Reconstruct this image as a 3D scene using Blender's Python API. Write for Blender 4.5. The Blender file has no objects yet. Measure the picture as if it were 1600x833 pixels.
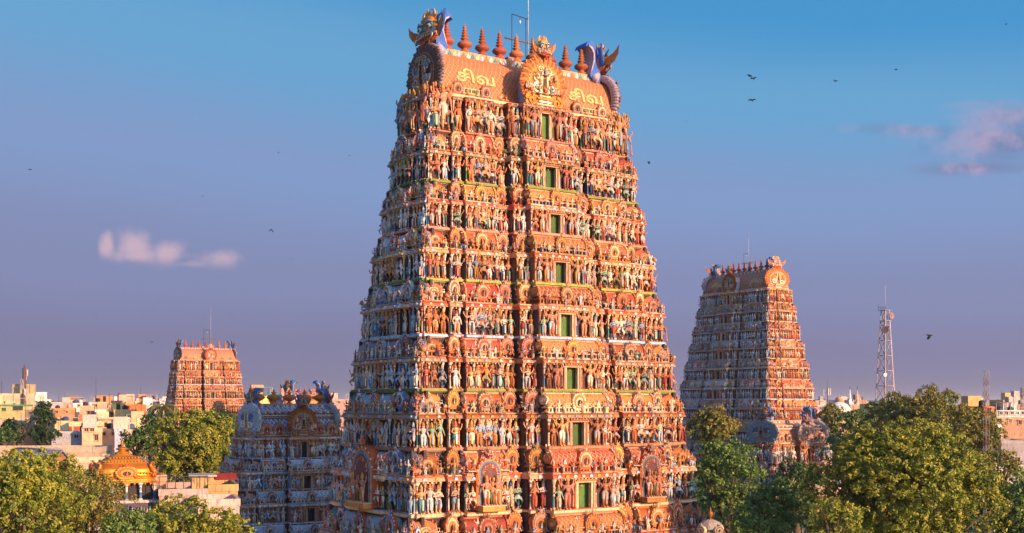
import bpy, math, random
import numpy as np
from math import sin, cos, pi, radians, atan2, sqrt
from mathutils import Matrix, Vector
S = bpy.context.scene
COL = S.collection
# ------------------------------------------------------------------ camera, sky, sun, exposure
F_PX = 1860.0; HZ = 632.0; CAMZ = 20.0
cam = bpy.data.cameras.new('camera'); camo = bpy.data.objects.new('camera', cam); COL.objects.link(camo)
camo.location = (0, 0, CAMZ); camo.rotation_euler = (pi/2, 0, 0)
cam.sensor_width = 36; cam.lens = 36*F_PX/1600; cam.shift_y = (HZ-416.5)/1600
cam.clip_start = 0.5; cam.clip_end = 30000
S.camera = camo
SUN_AZ = radians(48); SUN_EL = radians(15)
world = bpy.data.worlds.new('World'); S.world = world; world.use_nodes = True
S.view_settings.view_transform = 'Standard'; S.view_settings.look = 'None'
S.view_settings.exposure = 0.65; S.view_settings.gamma = 1.0
sl = bpy.data.lights.new('sun', 'SUN'); sl.energy = 5.0; sl.angle = radians(0.5); sl.color = (1.0, 0.575, 0.32)
so = bpy.data.objects.new('sun', sl); COL.objects.link(so)
sd = Vector((sin(SUN_AZ)*cos(SUN_EL), -cos(SUN_AZ)*cos(SUN_EL), sin(SUN_EL)))
so.rotation_euler = sd.to_track_quat('Z', 'Y').to_euler(); so.location = (60, -60, 80)

def sky_world():
    nt = world.node_tree; N = nt.nodes; L = nt.links; N.clear()
    out = N.new('ShaderNodeOutputWorld'); bg = N.new('ShaderNodeBackground')
    L.new(bg.outputs[0], out.inputs[0])
    sky = N.new('ShaderNodeTexSky'); sky.sky_type = 'NISHITA'; sky.sun_disc = False
    sky.sun_elevation = SUN_EL; sky.sun_rotation = pi-SUN_AZ
    tc = N.new('ShaderNodeTexCoord'); sp = N.new('ShaderNodeSeparateXYZ'); L.new(tc.outputs['Generated'], sp.inputs[0])
    def m(op, a, b=None, c=None):
        n = N.new('ShaderNodeMath'); n.operation = op
        for i, v in enumerate((a, b, c)):
            if v is None: continue
            if isinstance(v, (int, float)): n.inputs[i].default_value = v
            else: L.new(v, n.inputs[i])
        return n.outputs[0]
    ramp = N.new('ShaderNodeValToRGB'); cr = ramp.color_ramp; cr.interpolation = 'EASE'
    # elevation in sin(el) 0..0.5
    stops = [(0.0, (.132, .126, .200)), (.08, (.142, .142, .245)), (.20, (.155, .180, .315)), (.36, (.150, .225, .400)),
             (.52, (.095, .255, .440)), (.66, (.042, .210, .420)), (.8, (.040, .17, .40)), (1.0, (.03, .13, .34))]
    cr.elements[0].position = 0; cr.elements[0].color = (*stops[0][1], 1)
    cr.elements[1].position = 1; cr.elements[1].color = (*stops[-1][1], 1)
    for p, c in stops[1:-1]:
        e = cr.elements.new(p); e.color = (*c, 1)
    z = sp.outputs[2]
    # broad uneven drift of the gradient
    nz0 = N.new('ShaderNodeTexNoise'); nz0.inputs['Scale'].default_value = 2.2; nz0.inputs['Detail'].default_value = 3
    mp0 = N.new('ShaderNodeMapping'); mp0.inputs['Scale'].default_value = (1, 1, 5); L.new(tc.outputs['Generated'], mp0.inputs[0]); L.new(mp0.outputs[0], nz0.inputs[0])
    zz = m('ADD', m('MULTIPLY', z, 2.0), m('MULTIPLY', m('SUBTRACT', nz0.outputs[0], 0.5), 0.07))
    # the sky is deeper blue to the right of the view
    zz = m('ADD', zz, m('MULTIPLY', m('MULTIPLY', sp.outputs[0], z), 0.75))
    L.new(zz, ramp.inputs[0])
    # clouds : direction based
    dy = m('MAXIMUM', sp.outputs[1], 0.05)
    ax = m('DIVIDE', sp.outputs[0], dy); el = m('DIVIDE', z, dy)
    nz = N.new('ShaderNodeTexNoise'); nz.inputs['Scale'].default_value = 38; nz.inputs['Detail'].default_value = 6; nz.inputs['Roughness'].default_value = .55
    L.new(tc.outputs['Generated'], nz.inputs[0])
    nzs = N.new('ShaderNodeTexNoise'); nzs.inputs['Scale'].default_value = 9; nzs.inputs['Detail'].default_value = 6
    mp = N.new('ShaderNodeMapping'); mp.inputs['Scale'].default_value = (1, 1, 6); L.new(tc.outputs['Generated'], mp.inputs[0]); L.new(mp.outputs[0], nzs.inputs[0])
    def puff(px, py, rx, ry):
        a = m('DIVIDE', m('SUBTRACT', ax, (px-800)/F_PX), rx/F_PX)
        b = m('DIVIDE', m('SUBTRACT', el, (HZ-py)/F_PX), ry/F_PX)
        r = m('SQRT', m('ADD', m('MULTIPLY', a, a), m('MULTIPLY', b, b)))
        return m('SUBTRACT', 1.0, r)
    def union(lst):
        r = lst[0]
        for k in lst[1:]: r = m('SMOOTH_MAX', r, k, .25)
        return r
    def sm(x, a, b):
        n = N.new('ShaderNodeMapRange'); n.interpolation_type = 'SMOOTHSTEP'
        L.new(x, n.inputs[0]); n.inputs[1].default_value = a; n.inputs[2].default_value = b; return n.outputs[0]
    c1 = union([puff(168, 382, 14, 24), puff(212, 382, 34, 38), puff(216, 400, 44, 20), puff(262, 395, 32, 29), puff(300, 414, 60, 8), puff(345, 410, 42, 21)])
    c1 = sm(m('ADD', c1, m('MULTIPLY', m('SUBTRACT', nz.outputs[0], .5), 2.2)), -.05, 1.1)
    # bases dissolve
    c1 = m('MULTIPLY', c1, sm(el, (HZ-428)/F_PX, (HZ-395)/F_PX))
    c2 = union([puff(1425, 203, 85, 15), puff(1570, 185, 110, 22), puff(1575, 225, 140, 38), puff(1510, 262, 110, 13)])
    c2 = sm(m('ADD', c2, m('MULTIPLY', m('SUBTRACT', nzs.outputs[0], .5), 2.8)), -.35, 1.2)
    def mix(f, a, b):
        n = N.new('ShaderNodeMix'); n.data_type = 'RGBA'
        if isinstance(f, float): n.inputs[0].default_value = f
        else: L.new(f, n.inputs[0])
        for i, v in ((6, a), (7, b)):
            if isinstance(v, tuple): n.inputs[i].default_value = (*v, 1)
            else: L.new(v, n.inputs[i])
        return n.outputs[2]
    nsc = N.new('ShaderNodeVectorMath'); nsc.operation = 'SCALE'; L.new(sky.outputs[0], nsc.inputs[0]); nsc.inputs['Scale'].default_value = 0.15
    tin = N.new('ShaderNodeVectorMath'); tin.operation = 'MULTIPLY'; L.new(nsc.outputs[0], tin.inputs[0]); tin.inputs[1].default_value = (.68, .86, 1.22); nsc = tin
    # toward the low sun (behind the camera) the unseen sky is tinted and brightened to fill shade
    dots = m('ADD', m('MULTIPLY', sp.outputs[0], sin(SUN_AZ)), m('MULTIPLY', sp.outputs[1], -cos(SUN_AZ)))
    base = mix(sm(dots, -.28, .45), ramp.outputs[0], nsc.outputs[0])
    base = mix(m('MULTIPLY', c1, .75), base, (.47, .33, .38))
    lilac = mix(sm(nz.outputs[0], .4, .62), (.13, .16, .29), (.33, .235, .35))
    base = mix(m('MULTIPLY', c2, .8), base, lilac)
    # no black ground half: the world below the horizon continues the haze colour
    sc = N.new('ShaderNodeVectorMath'); sc.operation = 'SCALE'; L.new(base, sc.inputs[0]); sc.inputs['Scale'].default_value = 9.4
    L.new(sc.outputs[0], bg.inputs[0]); bg.inputs[1].default_value = 0.1
sky_world()

# ------------------------------------------------------------------ materials
def nodes_mat(name):
    m = bpy.data.materials.new(name); m.use_nodes = True
    return m, m.node_tree.nodes, m.node_tree.links, m.node_tree.nodes['Principled BSDF']
def paint_mat(name, rough=.65, dirt=.7, bump=.35, scale=1.0, metal=0.0, tiles=None, streak=True, spec=.3):
    """reads each face's own paint colour; adds wear, grime streaks and fine relief"""
    m, N, L, b = nodes_mat(name)
    at = N.new('ShaderNodeAttribute'); at.attribute_name = 'paint'
    tc = N.new('ShaderNodeTexCoord'); oi = N.new('ShaderNodeObjectInfo')
    geo = N.new('ShaderNodeNewGeometry')
    n1 = N.new('ShaderNodeTexNoise'); n1.inputs['Scale'].default_value = 1.7*scale; n1.inputs['Detail'].default_value = 5
    n2 = N.new('ShaderNodeTexNoise'); n2.inputs['Scale'].default_value = 14*scale; n2.inputs['Detail'].default_value = 3
    L.new(geo.outputs['Position'], n1.inputs[0])
    mp = N.new('ShaderNodeMapping'); mp.inputs['Scale'].default_value = (1, 1, .22 if streak else 1); L.new(geo.outputs['Position'], mp.inputs[0]); L.new(mp.outputs[0], n2.inputs[0])
    r1 = N.new('ShaderNodeMapRange'); L.new(n1.outputs[0], r1.inputs[0]); r1.inputs[1].default_value = .3; r1.inputs[2].default_value = .7; r1.inputs[3].default_value = .8; r1.inputs[4].default_value = 1.12
    r2 = N.new('ShaderNodeMapRange'); L.new(n2.outputs[0], r2.inputs[0]); r2.inputs[1].default_value = .52; r2.inputs[2].default_value = .70; r2.inputs[3].default_value = 0; r2.inputs[4].default_value = dirt
    hsv = N.new('ShaderNodeHueSaturation'); L.new(at.outputs['Color'], hsv.inputs['Color'])
    rv = N.new('ShaderNodeMapRange'); fr = N.new('ShaderNodeMath'); fr.operation = 'FRACT'; f7 = N.new('ShaderNodeMath'); f7.operation = 'MULTIPLY'; f7.inputs[1].default_value = 7.13; L.new(oi.outputs['Random'], f7.inputs[0]); L.new(f7.outputs[0], fr.inputs[0]); L.new(fr.outputs[0], rv.inputs[0]); rv.inputs[3].default_value = .62; rv.inputs[4].default_value = 1.28
    mv = N.new('ShaderNodeMath'); mv.operation = 'MULTIPLY'; L.new(rv.outputs[0], mv.inputs[0]); L.new(r1.outputs[0], mv.inputs[1]); L.new(mv.outputs[0], hsv.inputs['Value'])
    rr = N.new('ShaderNodeMapRange'); L.new(oi.outputs['Random'], rr.inputs[0]); rr.inputs[3].default_value = .485; rr.inputs[4].default_value = .515; L.new(rr.outputs[0], hsv.inputs['Hue'])
    col = hsv.outputs[0]
    if tiles:
        sx = N.new('ShaderNodeSeparateXYZ'); L.new(tc.outputs['Object'], sx.inputs[0])
        def mm(op, a, c):
            n = N.new('ShaderNodeMath'); n.operation = op
            for i, v in enumerate((a, c)):
                if isinstance(v, (int, float)): n.inputs[i].default_value = v
                else: L.new(v, n.inputs[i])
            return n.outputs[0]
        k = tiles[0]
        s = mm('MULTIPLY', mm('ADD', sx.outputs[0], mm('MULTIPLY', sx.outputs[1], .35)), k)
        z = mm('MULTIPLY', sx.outputs[2], k*.8)
        a = mm('FRACT', mm('ADD', s, z), 0); c = mm('FRACT', mm('SUBTRACT', s, z), 0)
        j = mm('MAXIMUM', mm('LESS_THAN', a, tiles[2]), mm('LESS_THAN', c, tiles[2]))
        mx = N.new('ShaderNodeMix'); mx.data_type = 'RGBA'; L.new(j, mx.inputs[0]); L.new(col, mx.inputs[6]); mx.inputs[7].default_value = (*tiles[1], 1)
        col = mx.outputs[2]
    mx = N.new('ShaderNodeMix'); mx.data_type = 'RGBA'; L.new(r2.outputs[0], mx.inputs[0]); L.new(col, mx.inputs[6]); mx.inputs[7].default_value = (.055, .045, .04, 1)
    L.new(mx.outputs[2], b.inputs['Base Color'])
    b.inputs['Roughness'].default_value = rough; b.inputs['Metallic'].default_value = metal
    b.inputs['Specular IOR Level'].default_value = spec
    if bump:
        n3 = N.new('ShaderNodeTexNoise'); n3.inputs['Scale'].default_value = 11*scale; n3.inputs['Detail'].default_value = 4; L.new(geo.outputs['Position'], n3.inputs[0])
        bp = N.new('ShaderNodeBump'); bp.inputs['Strength'].default_value = bump; bp.inputs['Distance'].default_value = .06/scale
        L.new(n3.outputs[0], bp.inputs['Height']); L.new(bp.outputs[0], b.inputs['Normal'])
    return m
M_PAINT = paint_mat('painted_stucco')
M_TILE = paint_mat('red_diamond_tiles', tiles=(2.7, (.60, .29, .14), .15))
M_TILEB = paint_mat('blue_diamond_tiles', tiles=(2.3, (.62, .56, .55), .27))
M_GOLD = paint_mat('gilded_copper', rough=.42, dirt=.35, metal=.45, scale=1.3, bump=.25)
M_WALL = paint_mat('plaster_wall', rough=.85, dirt=.55, bump=.12, scale=.45)
M_WOOD = paint_mat('bark', rough=.9, dirt=.3, bump=.6, scale=1.5, streak=False)
M_STEEL = paint_mat('painted_steel', rough=.5, dirt=.2, bump=0, scale=1)
MATS = [M_PAINT, M_TILE, M_TILEB, M_GOLD, M_WALL, M_WOOD, M_STEEL]
def leaf_mat():
    m, N, L, b = nodes_mat('leaves')
    at = N.new('ShaderNodeAttribute'); at.attribute_name = 'paint'
    L.new(at.outputs['Color'], b.inputs['Base Color'])
    b.inputs['Roughness'].default_value = .5; b.inputs['Specular IOR Level'].default_value = .35
    b.inputs['Subsurface Weight'].default_value = 0
    tr = N.new('ShaderNodeBsdfTranslucent'); L.new(at.outputs['Color'], tr.inputs[0])
    ms = N.new('ShaderNodeMixShader'); ms.inputs[0].default_value = .25
    o = N['Material Output']; L.new(b.outputs[0], ms.inputs[1]); L.new(tr.outputs[0], ms.inputs[2]); L.new(ms.outputs[0], o.inputs[0])
    return m
M_LEAF = leaf_mat()

# ------------------------------------------------------------------ geometry kit (numpy templates)
class G:
    """V verts, L flat loop indices, N verts per face, C colour per face, M material per face, S smooth per face"""
    __slots__ = ('V', 'L', 'N', 'C', 'M', 'S')
    def __init__(s, V, L, N, C, M=0, Sm=0):
        s.V = np.asarray(V, float).reshape(-1, 3); s.L = np.asarray(L, np.int64); s.N = np.asarray(N, np.int64); n = len(s.N)
        C = np.asarray(C, float); s.C = np.tile(C, (n, 1)) if C.ndim == 1 else C
        s.M = np.full(n, M) if np.isscalar(M) else np.asarray(M)
        s.S = np.full(n, Sm) if np.isscalar(Sm) else np.asarray(Sm)
    def t(s, loc=(0, 0, 0), sc=1, rz=0, rx=0, ry=0):
        V = s.V*np.asarray(sc, float)
        if rx: c, q = cos(rx), sin(rx); V = np.stack([V[:, 0], V[:, 1]*c-V[:, 2]*q, V[:, 1]*q+V[:, 2]*c], 1)
        if ry: c, q = cos(ry), sin(ry); V = np.stack([V[:, 0]*c+V[:, 2]*q, V[:, 1], -V[:, 0]*q+V[:, 2]*c], 1)
        if rz: c, q = cos(rz), sin(rz); V = np.stack([V[:, 0]*c-V[:, 1]*q, V[:, 0]*q+V[:, 1]*c, V[:, 2]], 1)
        V = V+np.asarray(loc, float)
        L = s.L
        k = np.prod(np.broadcast_to(np.asarray(sc, float), 3))
        g = G.__new__(G); g.V = V; g.L = L; g.N = s.N; g.C = s.C; g.M = s.M; g.S = s.S
        if k < 0: g = g.flip()
        return g
    def flip(s):
        L = s.L.copy(); i = 0
        for n in s.N: L[i:i+n] = L[i:i+n][::-1]; i += n
        g = G.__new__(G); g.V, g.L, g.N, g.C, g.M, g.S = s.V, L, s.N, s.C, s.M, s.S; return g
    def m4(s, M):
        A = np.array(M); g = G.__new__(G); g.V = s.V @ A[:3, :3].T+A[:3, 3]; g.L, g.N, g.C, g.M, g.S = s.L, s.N, s.C, s.M, s.S
        return g
    def mat(s, k):
        s.M = np.full(len(s.N), k); return s
def join(gs):
    gs = [g for g in gs if g is not None and len(g.N)]
    o = 0; Ls = []
    for g in gs: Ls.append(g.L+o); o += len(g.V)
    r = G.__new__(G); r.V = np.concatenate([g.V for g in gs]); r.L = np.concatenate(Ls)
    r.N = np.concatenate([g.N for g in gs]); r.C = np.concatenate([g.C for g in gs]); r.M = np.concatenate([g.M for g in gs]); r.S = np.concatenate([g.S for g in gs])
    return r
def to_mesh(g, name, mats=None):
    me = bpy.data.meshes.new(name)
    me.vertices.add(len(g.V)); me.vertices.foreach_set('co', g.V.astype(np.float32).ravel())
    me.loops.add(len(g.L)); me.loops.foreach_set('vertex_index', g.L.astype(np.int32))
    st = np.concatenate([[0], np.cumsum(g.N)[:-1]]).astype(np.int32)
    me.polygons.add(len(g.N)); me.polygons.foreach_set('loop_start', st); me.polygons.foreach_set('loop_total', g.N.astype(np.int32))
    me.update(calc_edges=True)
    if mats is None:
        used = sorted(set(g.M.tolist())); remap = {k: i for i, k in enumerate(used)}
        for k in used: me.materials.append(MATS[k])
        mi = np.array([remap[k] for k in g.M.tolist()], np.int32)
        me.polygons.foreach_set('material_index', mi)
    else:
        for k in mats: me.materials.append(k)
    me.polygons.foreach_set('use_smooth', g.S.astype(bool))
    a = me.color_attributes.new('paint', 'FLOAT_COLOR', 'CORNER')
    c = np.ones((len(g.L), 4), np.float32); c[:, :3] = np.repeat(g.C, g.N, axis=0)
    a.data.foreach_set('color', c.ravel())
    return me
def obj(name, g, parent=None, M=None, mats=None):
    me = g if isinstance(g, bpy.types.Mesh) else to_mesh(g, name, mats)
    o = bpy.data.objects.new(name, me); COL.objects.link(o)
    if parent is not None: o.parent = parent
    if M is not None: o.matrix_local = M
    return o
def empty(name, loc=(0, 0, 0), rz=0):
    o = bpy.data.objects.new(name, None); COL.objects.link(o); o.location = loc; o.rotation_euler = (0, 0, rz); o.empty_display_size = .5
    return o
def tag(o, label=None, cat=None, group=None, kind=None):
    if label: o['label'] = label
    if cat: o['category'] = cat
    if group: o['group'] = group
    if kind: o['kind'] = kind
    return o
def box(x0, x1, y0, y1, z0, z1, c, M=0):
    V = [(x0, y0, z0), (x1, y0, z0), (x1, y1, z0), (x0, y1, z0), (x0, y0, z1), (x1, y0, z1), (x1, y1, z1), (x0, y1, z1)]
    L = [0, 3, 2, 1, 4, 5, 6, 7, 0, 1, 5, 4, 1, 2, 6, 5, 2, 3, 7, 6, 3, 0, 4, 7]
    return G(V, L, [4]*6, c, M)
def lathe(prof, seg, c, sx=1, sy=1, cols=None, M=0, sm=1, a0=0.0, cap=True):
    n = len(prof); a = np.arange(seg)*2*pi/seg+a0
    V = []
    for r, z in prof: V += [(r*cos(t)*sx, r*sin(t)*sy, z) for t in a]
    L = []; C = []
    for i in range(n-1):
        for j in range(seg):
            k = (j+1) % seg; L += [i*seg+j, i*seg+k, (i+1)*seg+k, (i+1)*seg+j]; C.append(cols[i] if cols else c)
    N = [4]*((n-1)*seg); SS = [sm]*len(N)
    if cap:
        if prof[0][0] > 1e-3: L += list(range(seg))[::-1]; N.append(seg); C.append(cols[0] if cols else c); SS.append(0)
        if prof[-1][0] > 1e-3: L += list(range((n-1)*seg, n*seg)); N.append(seg); C.append(cols[-1] if cols else c); SS.append(0)
    return G(V, L, N, np.array(C), M, np.array(SS))
def ball(c, r, col, seg=6, rings=4, M=0):
    r = (r, r, r) if np.isscalar(r) else r
    prof = [(max(sin(pi*i/rings), 1e-4), -cos(pi*i/rings)) for i in range(rings+1)]
    return lathe(prof, seg, col, M=M, cap=False).t(c, r)
def tube(pts, rad, seg, col, cols=None, cap=True, M=0, sm=1):
    P = np.array(pts, float); n = len(P); rad = [rad]*n if np.isscalar(rad) else rad
    T = np.gradient(P, axis=0); T /= np.linalg.norm(T, axis=1)[:, None]+1e-9
    up = np.array([0, 0, 1.]) if abs(T[0][2]) < .8 else np.array([1., 0, 0])
    V = []
    for i in range(n):
        a = np.cross(up, T[i]); l = np.linalg.norm(a)
        a = a/l if l > 1e-3 else np.array([0, 1., 0]); b = np.cross(T[i], a); 
        for j in range(seg):
            t = 2*pi*j/seg; V.append(P[i]+rad[i]*(cos(t)*a+sin(t)*b))
    L = []; C = []
    for i in range(n-1):
        for j in range(seg):
            k = (j+1) % seg; L += [i*seg+j, i*seg+k, (i+1)*seg+k, (i+1)*seg+j]; C.append(cols[i] if cols else col)
    N = [4]*((n-1)*seg); SS = [sm]*len(N)
    if cap:
        L += list(range(seg))[::-1]; N.append(seg); L += list(range((n-1)*seg, n*seg)); N.append(seg); C += [C[0], C[-1]]; SS += [0, 0]
    return G(V, L, N, np.array(C), M, np.array(SS))
def prism(out, y0, y1, c, side=None, M=0):
    """outline of (x,z) counter-clockwise seen from the front (-y), extruded from y0 (front) to y1"""
    n = len(out); V = [(x, y0, z) for x, z in out]+[(x, y1, z) for x, z in out]
    L = list(range(n)); N = [n]; C = [c]
    L += [n+i for i in range(n)][::-1]; N.append(n); C.append(c)
    for i in range(n):
        k = (i+1) % n; L += [k, i, n+i, n+k]; N.append(4); C.append(side or c)
    return G(V, L, N, np.array(C), M)
def sweepx(prof, x0, x1, c, cols=None, M=0, sm=0, capc=None):
    """profile of (y,z) extruded along x"""
    n = len(prof); V = [(x0, y, z) for y, z in prof]+[(x1, y, z) for y, z in prof]
    L = []; N = []; C = []; Mm = []
    for i in range(n):
        k = (i+1) % n; L += [i, n+i, n+k, k]; N.append(4); C.append(cols[i] if cols else c); Mm.append(M)
    L += list(range(n)); N.append(n); C.append(capc or c); Mm.append(0)
    L += [n+i for i in range(n)][::-1]; N.append(n); C.append(capc or c); Mm.append(0)
    g = G(V, L, N, np.array(C), np.array(Mm), np.array([sm]*n+[0, 0]))
    # orientation check
    a = sum(prof[i][0]*prof[(i+1) % n][1]-prof[(i+1) % n][0]*prof[i][1] for i in range(n))
    return g if a < 0 else g.flip()
def RZ(a): return Matrix.Rotation(a, 4, 'Z')
def TR(x, y, z): return Matrix.Translation((x, y, z))
def SC(x, y, z): return Matrix.Diagonal((x, y, z, 1))
def PX(px, py, Y):
    return Vector(((px-800)/F_PX*Y, Y, CAMZ+(HZ-py)/F_PX*Y))

# paints (real base colours)
CORAL = (.50, .125, .034); TERRA = (.42, .085, .03); ORANGE = (.60, .16, .03); CREAM = (.64, .43, .25); WHITE = (.74, .65, .54)
PINK = (.56, .27, .18); BLUE = (.06, .20, .44); SKYB = (.32, .46, .58); GREEN = (.07, .20, .05); LIME = (.26, .33, .05); TEAL = (.06, .24, .24)
YEL = (.60, .29, .05); MAUVE = (.34, .27, .32); RED = (.42, .04, .02); DARK = (.04, .026, .025); NAVY = (.03, .05, .12); BROWN = (.22, .09, .05); PEACH = (.60, .27, .145)
SKINS = [(.60, .24, .11), (.70, .45, .29), (.52, .16, .06), (.74, .55, .40), (.62, .26, .11), (.26, .36, .46), (.28, .36, .20), (.72, .58, .47), (.46, .14, .06)]
CLOTH = [WHITE, CREAM, RED, CREAM, ORANGE, CORAL, ORANGE, WHITE, TERRA, TEAL, PINK, PEACH, CORAL, YEL, SKYB, (.14, .05, .04), NAVY]
SKINC = [(.66, .48, .38), (.70, .56, .46), (.60, .34, .22), (.64, .44, .34), (.56, .28, .16), (.34, .46, .56), (.68, .52, .40), (.50, .50, .52)]
COOLC = [WHITE, SKYB, BLUE, CREAM, TEAL, PINK, GREEN, WHITE, SKYB, ORANGE]
# ------------------------------------------------------------------ statues
def figure(pose, skin, c1, c2, crown=YEL, arms=2, seg=5, R=None):
    """unit-height temple statue facing -y, standing at z=0; one continuous-looking figure of overlapping tapered limbs"""
    R = R or random; p = []
    sway = {'stand': 0.0, 'sway': .03, 'dance': .045, 'mace': .02, 'sit': 0, 'kneel': 0}[pose]
    hip = .47; sh = .735; head = .835
    if pose == 'sit':
        p.append(ball((0, -.04, .10), (.24, .17, .085), c1, 8, 4))
        for s in (-1, 1): p.append(tube([(s*.08, .0, .14), (s*.24, -.06, .10), (s*.02, -.17, .07)], [.075, .06, .04], seg, skin))
        hip = .14; sh = .56; head = .70; k = 1.35
    elif pose == 'dance':
        p.append(tube([(.05, 0, hip), (.17, -.05, .30), (.10, 0, .03)], [.068, .05, .032], seg, skin))
        p.append(tube([(-.05, 0, hip), (-.19, -.09, .36), (-.05, -.06, .17)], [.068, .05, .03], seg, skin))
        p.append(lathe([(.085, .36), (.10, .44), (.075, .52)], 7, c1, 1.15, .8)); k = 1
    else:
        if pose == 'sway': lg = [[(.05, 0, hip), (.08, -.03, .26), (.05, 0, .03)], [(-.05, 0, hip), (-.045, 0, .26), (-.06, 0, .03)]]
        else: lg = [[(.055, 0, hip), (.065, -.015, .26), (.06, 0, .03)], [(-.055, 0, hip), (-.065, -.015, .26), (-.06, 0, .03)]]
        long = R.random() < .5
        for q in lg:
            p.append(tube(q, [.07, .052, .034], seg, c1 if long else skin, cols=[c1, c1 if long else skin]))
            p.append(box(q[2][0]-.03, q[2][0]+.03, -.09, .03, 0, .04, skin))
        p.append(lathe([(.10 if not long else .085, .30), (.108, .42), (.078, .53)], 7, c1, 1.15, .8))
        p.append(prism([(-.03, .12), (.03, .12), (.035, .48), (-.035, .48)], -.105, -.075, c2))
        k = 1
    sx = sway
    p.append(tube([(0, 0, hip-.02), (sx, -.005, hip+.10*k), (sx*.6, -.01, sh-.05), (sx*.3, 0, sh+.01), (sx*.2, 0, sh+.05)],
                  [.085, .062, .095, .085, .032], 7, skin, cols=[c2, skin, skin, skin]).t((0, 0, 0), (1.15, .75, 1)))
    p.append(lathe([(.05, sh+.0), (.075, sh-.04), (.045, sh-.085)], 7, c2, 1.1, .95).t((sx*.4, -.015, 0)))
    hx = sx*.2
    p.append(ball((hx, -.008, head), (.052, .058, .065), skin, 6, 4))
    for s in (-1, 1): p.append(ball((hx+s*.055, 0, head-.01), (.018, .02, .035), crown, 4, 3))
    p.append(lathe([(.062, head+.025), (.055, head+.06), (.062, head+.075), (.036, head+.11), (.04, head+.125), (.008, head+.185)], 6, crown).t((hx, 0, 0)))
    def arm(s, e, h, r=.032, prop=None):
        p.append(tube([(hx+s*.10, 0, sh-.01), e, h], [r*1.15, r*.9, r*.62], seg, skin))
        p.append(ball(h, (.028, .028, .034), skin, 4, 3))
        if prop == 'mace': p.append(tube([(h[0], h[1]-.02, h[2]+.05), (h[0]+s*.02, h[1]-.02, .14), (h[0]+s*.02, h[1]-.02, .03)], [.012, .02, .05], 5, c2))
        if prop == 'up': p.append(ball((h[0], h[1], h[2]+.05), (.035, .02, .045), crown, 5, 3))
    a = R.random()
    if pose == 'mace':
        arm(1, (.20, -.03, .60), (.20, -.08, .45), .038, 'mace'); arm(-1, (-.20, -.03, .62), (-.16, -.12, .76), .038)
    elif a < .3:
        arm(1, (.17, -.02, .58), (.05, -.12, .62)); arm(-1, (-.17, -.02, .58), (-.05, -.12, .62))
    elif a < .6:
        arm(1, (.18, -.01, sh-.15), (.20, -.07, sh-.30)); arm(-1, (-.20, -.02, sh-.08), (-.19, -.06, sh+.10), prop='up')
    elif a < .8:
        arm(1, (.20, -.01, sh-.08), (.24, -.06, sh+.08), prop='up'); arm(-1, (-.16, -.02, sh-.16), (-.09, -.10, sh-.22))
    else:
        arm(1, (.16, 0, sh-.15), (.17, -.05, sh-.30)); arm(-1, (-.16, 0, sh-.15), (-.15, -.05, sh-.30))
    for i in range(max(0, arms-2)//2):
        t = .25+.42*i
        for s in (-1, 1):
            arm(s, (s*(.20+.02*i), .015, sh+.02-.10*cos(t*2)+.0*i), (s*(.30-.06*i), .0, sh+.02+.20*sin(t*1.6)), .026, 'up')
    return join(p)
def halo(r, c, z): # flat scalloped aureole behind a statue
    pts = []
    for i in range(25):
        t = -.6+i*(pi+1.2)/24; q = r*(1+.06*(i % 2)); pts.append((q*cos(t), z+q*sin(t)*1.1))
    return prism(pts, .06, .10, c)
def lion(c, c2):
    p = [ball((0, .05, .30), (.17, .34, .20), c, 7, 5), ball((0, -.26, .52), (.17, .17, .2), c2, 7, 5), ball((0, -.40, .46), (.08, .1, .08), c, 6, 4)]
    for s in (-1, 1):
        p.append(tube([(s*.10, -.18, .35), (s*.11, -.26, .18), (s*.11, -.26, 0)], [.07, .055, .05], 5, c))
        p.append(tube([(s*.12, .22, .30), (s*.15, .16, .14), (s*.14, .22, 0)], [.10, .065, .05], 5, c))
        p.append(ball((s*.07, -.38, .60), .035, WHITE, 5, 3)); p.append(ball((s*.14, -.20, .72), (.04, .03, .07), c, 4, 3))
    p.append(tube([(0, .38, .3), (0, .50, .5), (0, .42, .75), (0, .34, .7)], [.05, .035, .03, .05], 5, c2))
    return join(p)
rng = random.Random(11)
TPL = {}
KINDS = {'standing': [], 'cool': [], 'pale': [], 'lowcool': [], 'low': [], 'seated': [], 'guardian': [], 'dancer': [], 'lion': []}
def addk(kind, g):
    k = '%s%d' % (kind, len(KINDS[kind])); TPL[k] = g; KINDS[kind].append(k)
for i in range(44):
    c1, c2 = rng.sample(CLOTH, 2)
    addk('standing', figure(rng.choice(['stand', 'sway', 'sway', 'dance', 'mace']), SKINS[i % len(SKINS) if i % 9 not in (5, 6) or i > 20 else 0], c1, c2, rng.choice([YEL, ORANGE, CORAL, CORAL, PEACH, CREAM, TERRA]), rng.choice([2, 2, 4]), R=rng))
for i in range(18):
    c1, c2 = rng.sample(COOLC, 2)
    addk('cool', figure(rng.choice(['stand', 'sway', 'sway', 'dance', 'mace']), SKINC[i % len(SKINC)], c1, c2, rng.choice([PEACH, ORANGE, BLUE, SKYB, CREAM, MAUVE]), rng.choice([2, 2, 4]), R=rng))
for i in range(16):
    c1, c2 = rng.sample([WHITE, WHITE, SKYB, CREAM, CORAL, BLUE, PINK], 2)
    addk('pale', figure(rng.choice(['stand', 'sway', 'dance', 'mace']), [(.74, .62, .54), (.72, .54, .44), (.70, .64, .60), (.62, .50, .50), (.50, .58, .64)][i % 5], c1, c2, rng.choice([PEACH, WHITE, SKYB, ORANGE]), rng.choice([2, 4]), R=rng))
for i in range(8):
    c1, c2 = rng.sample(CLOTH, 2)
    addk('low', figure(rng.choice(['stand', 'sway', 'dance']), SKINS[i], c1, c2, rng.choice([YEL, ORANGE]), 2, seg=3, R=rng))
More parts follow.
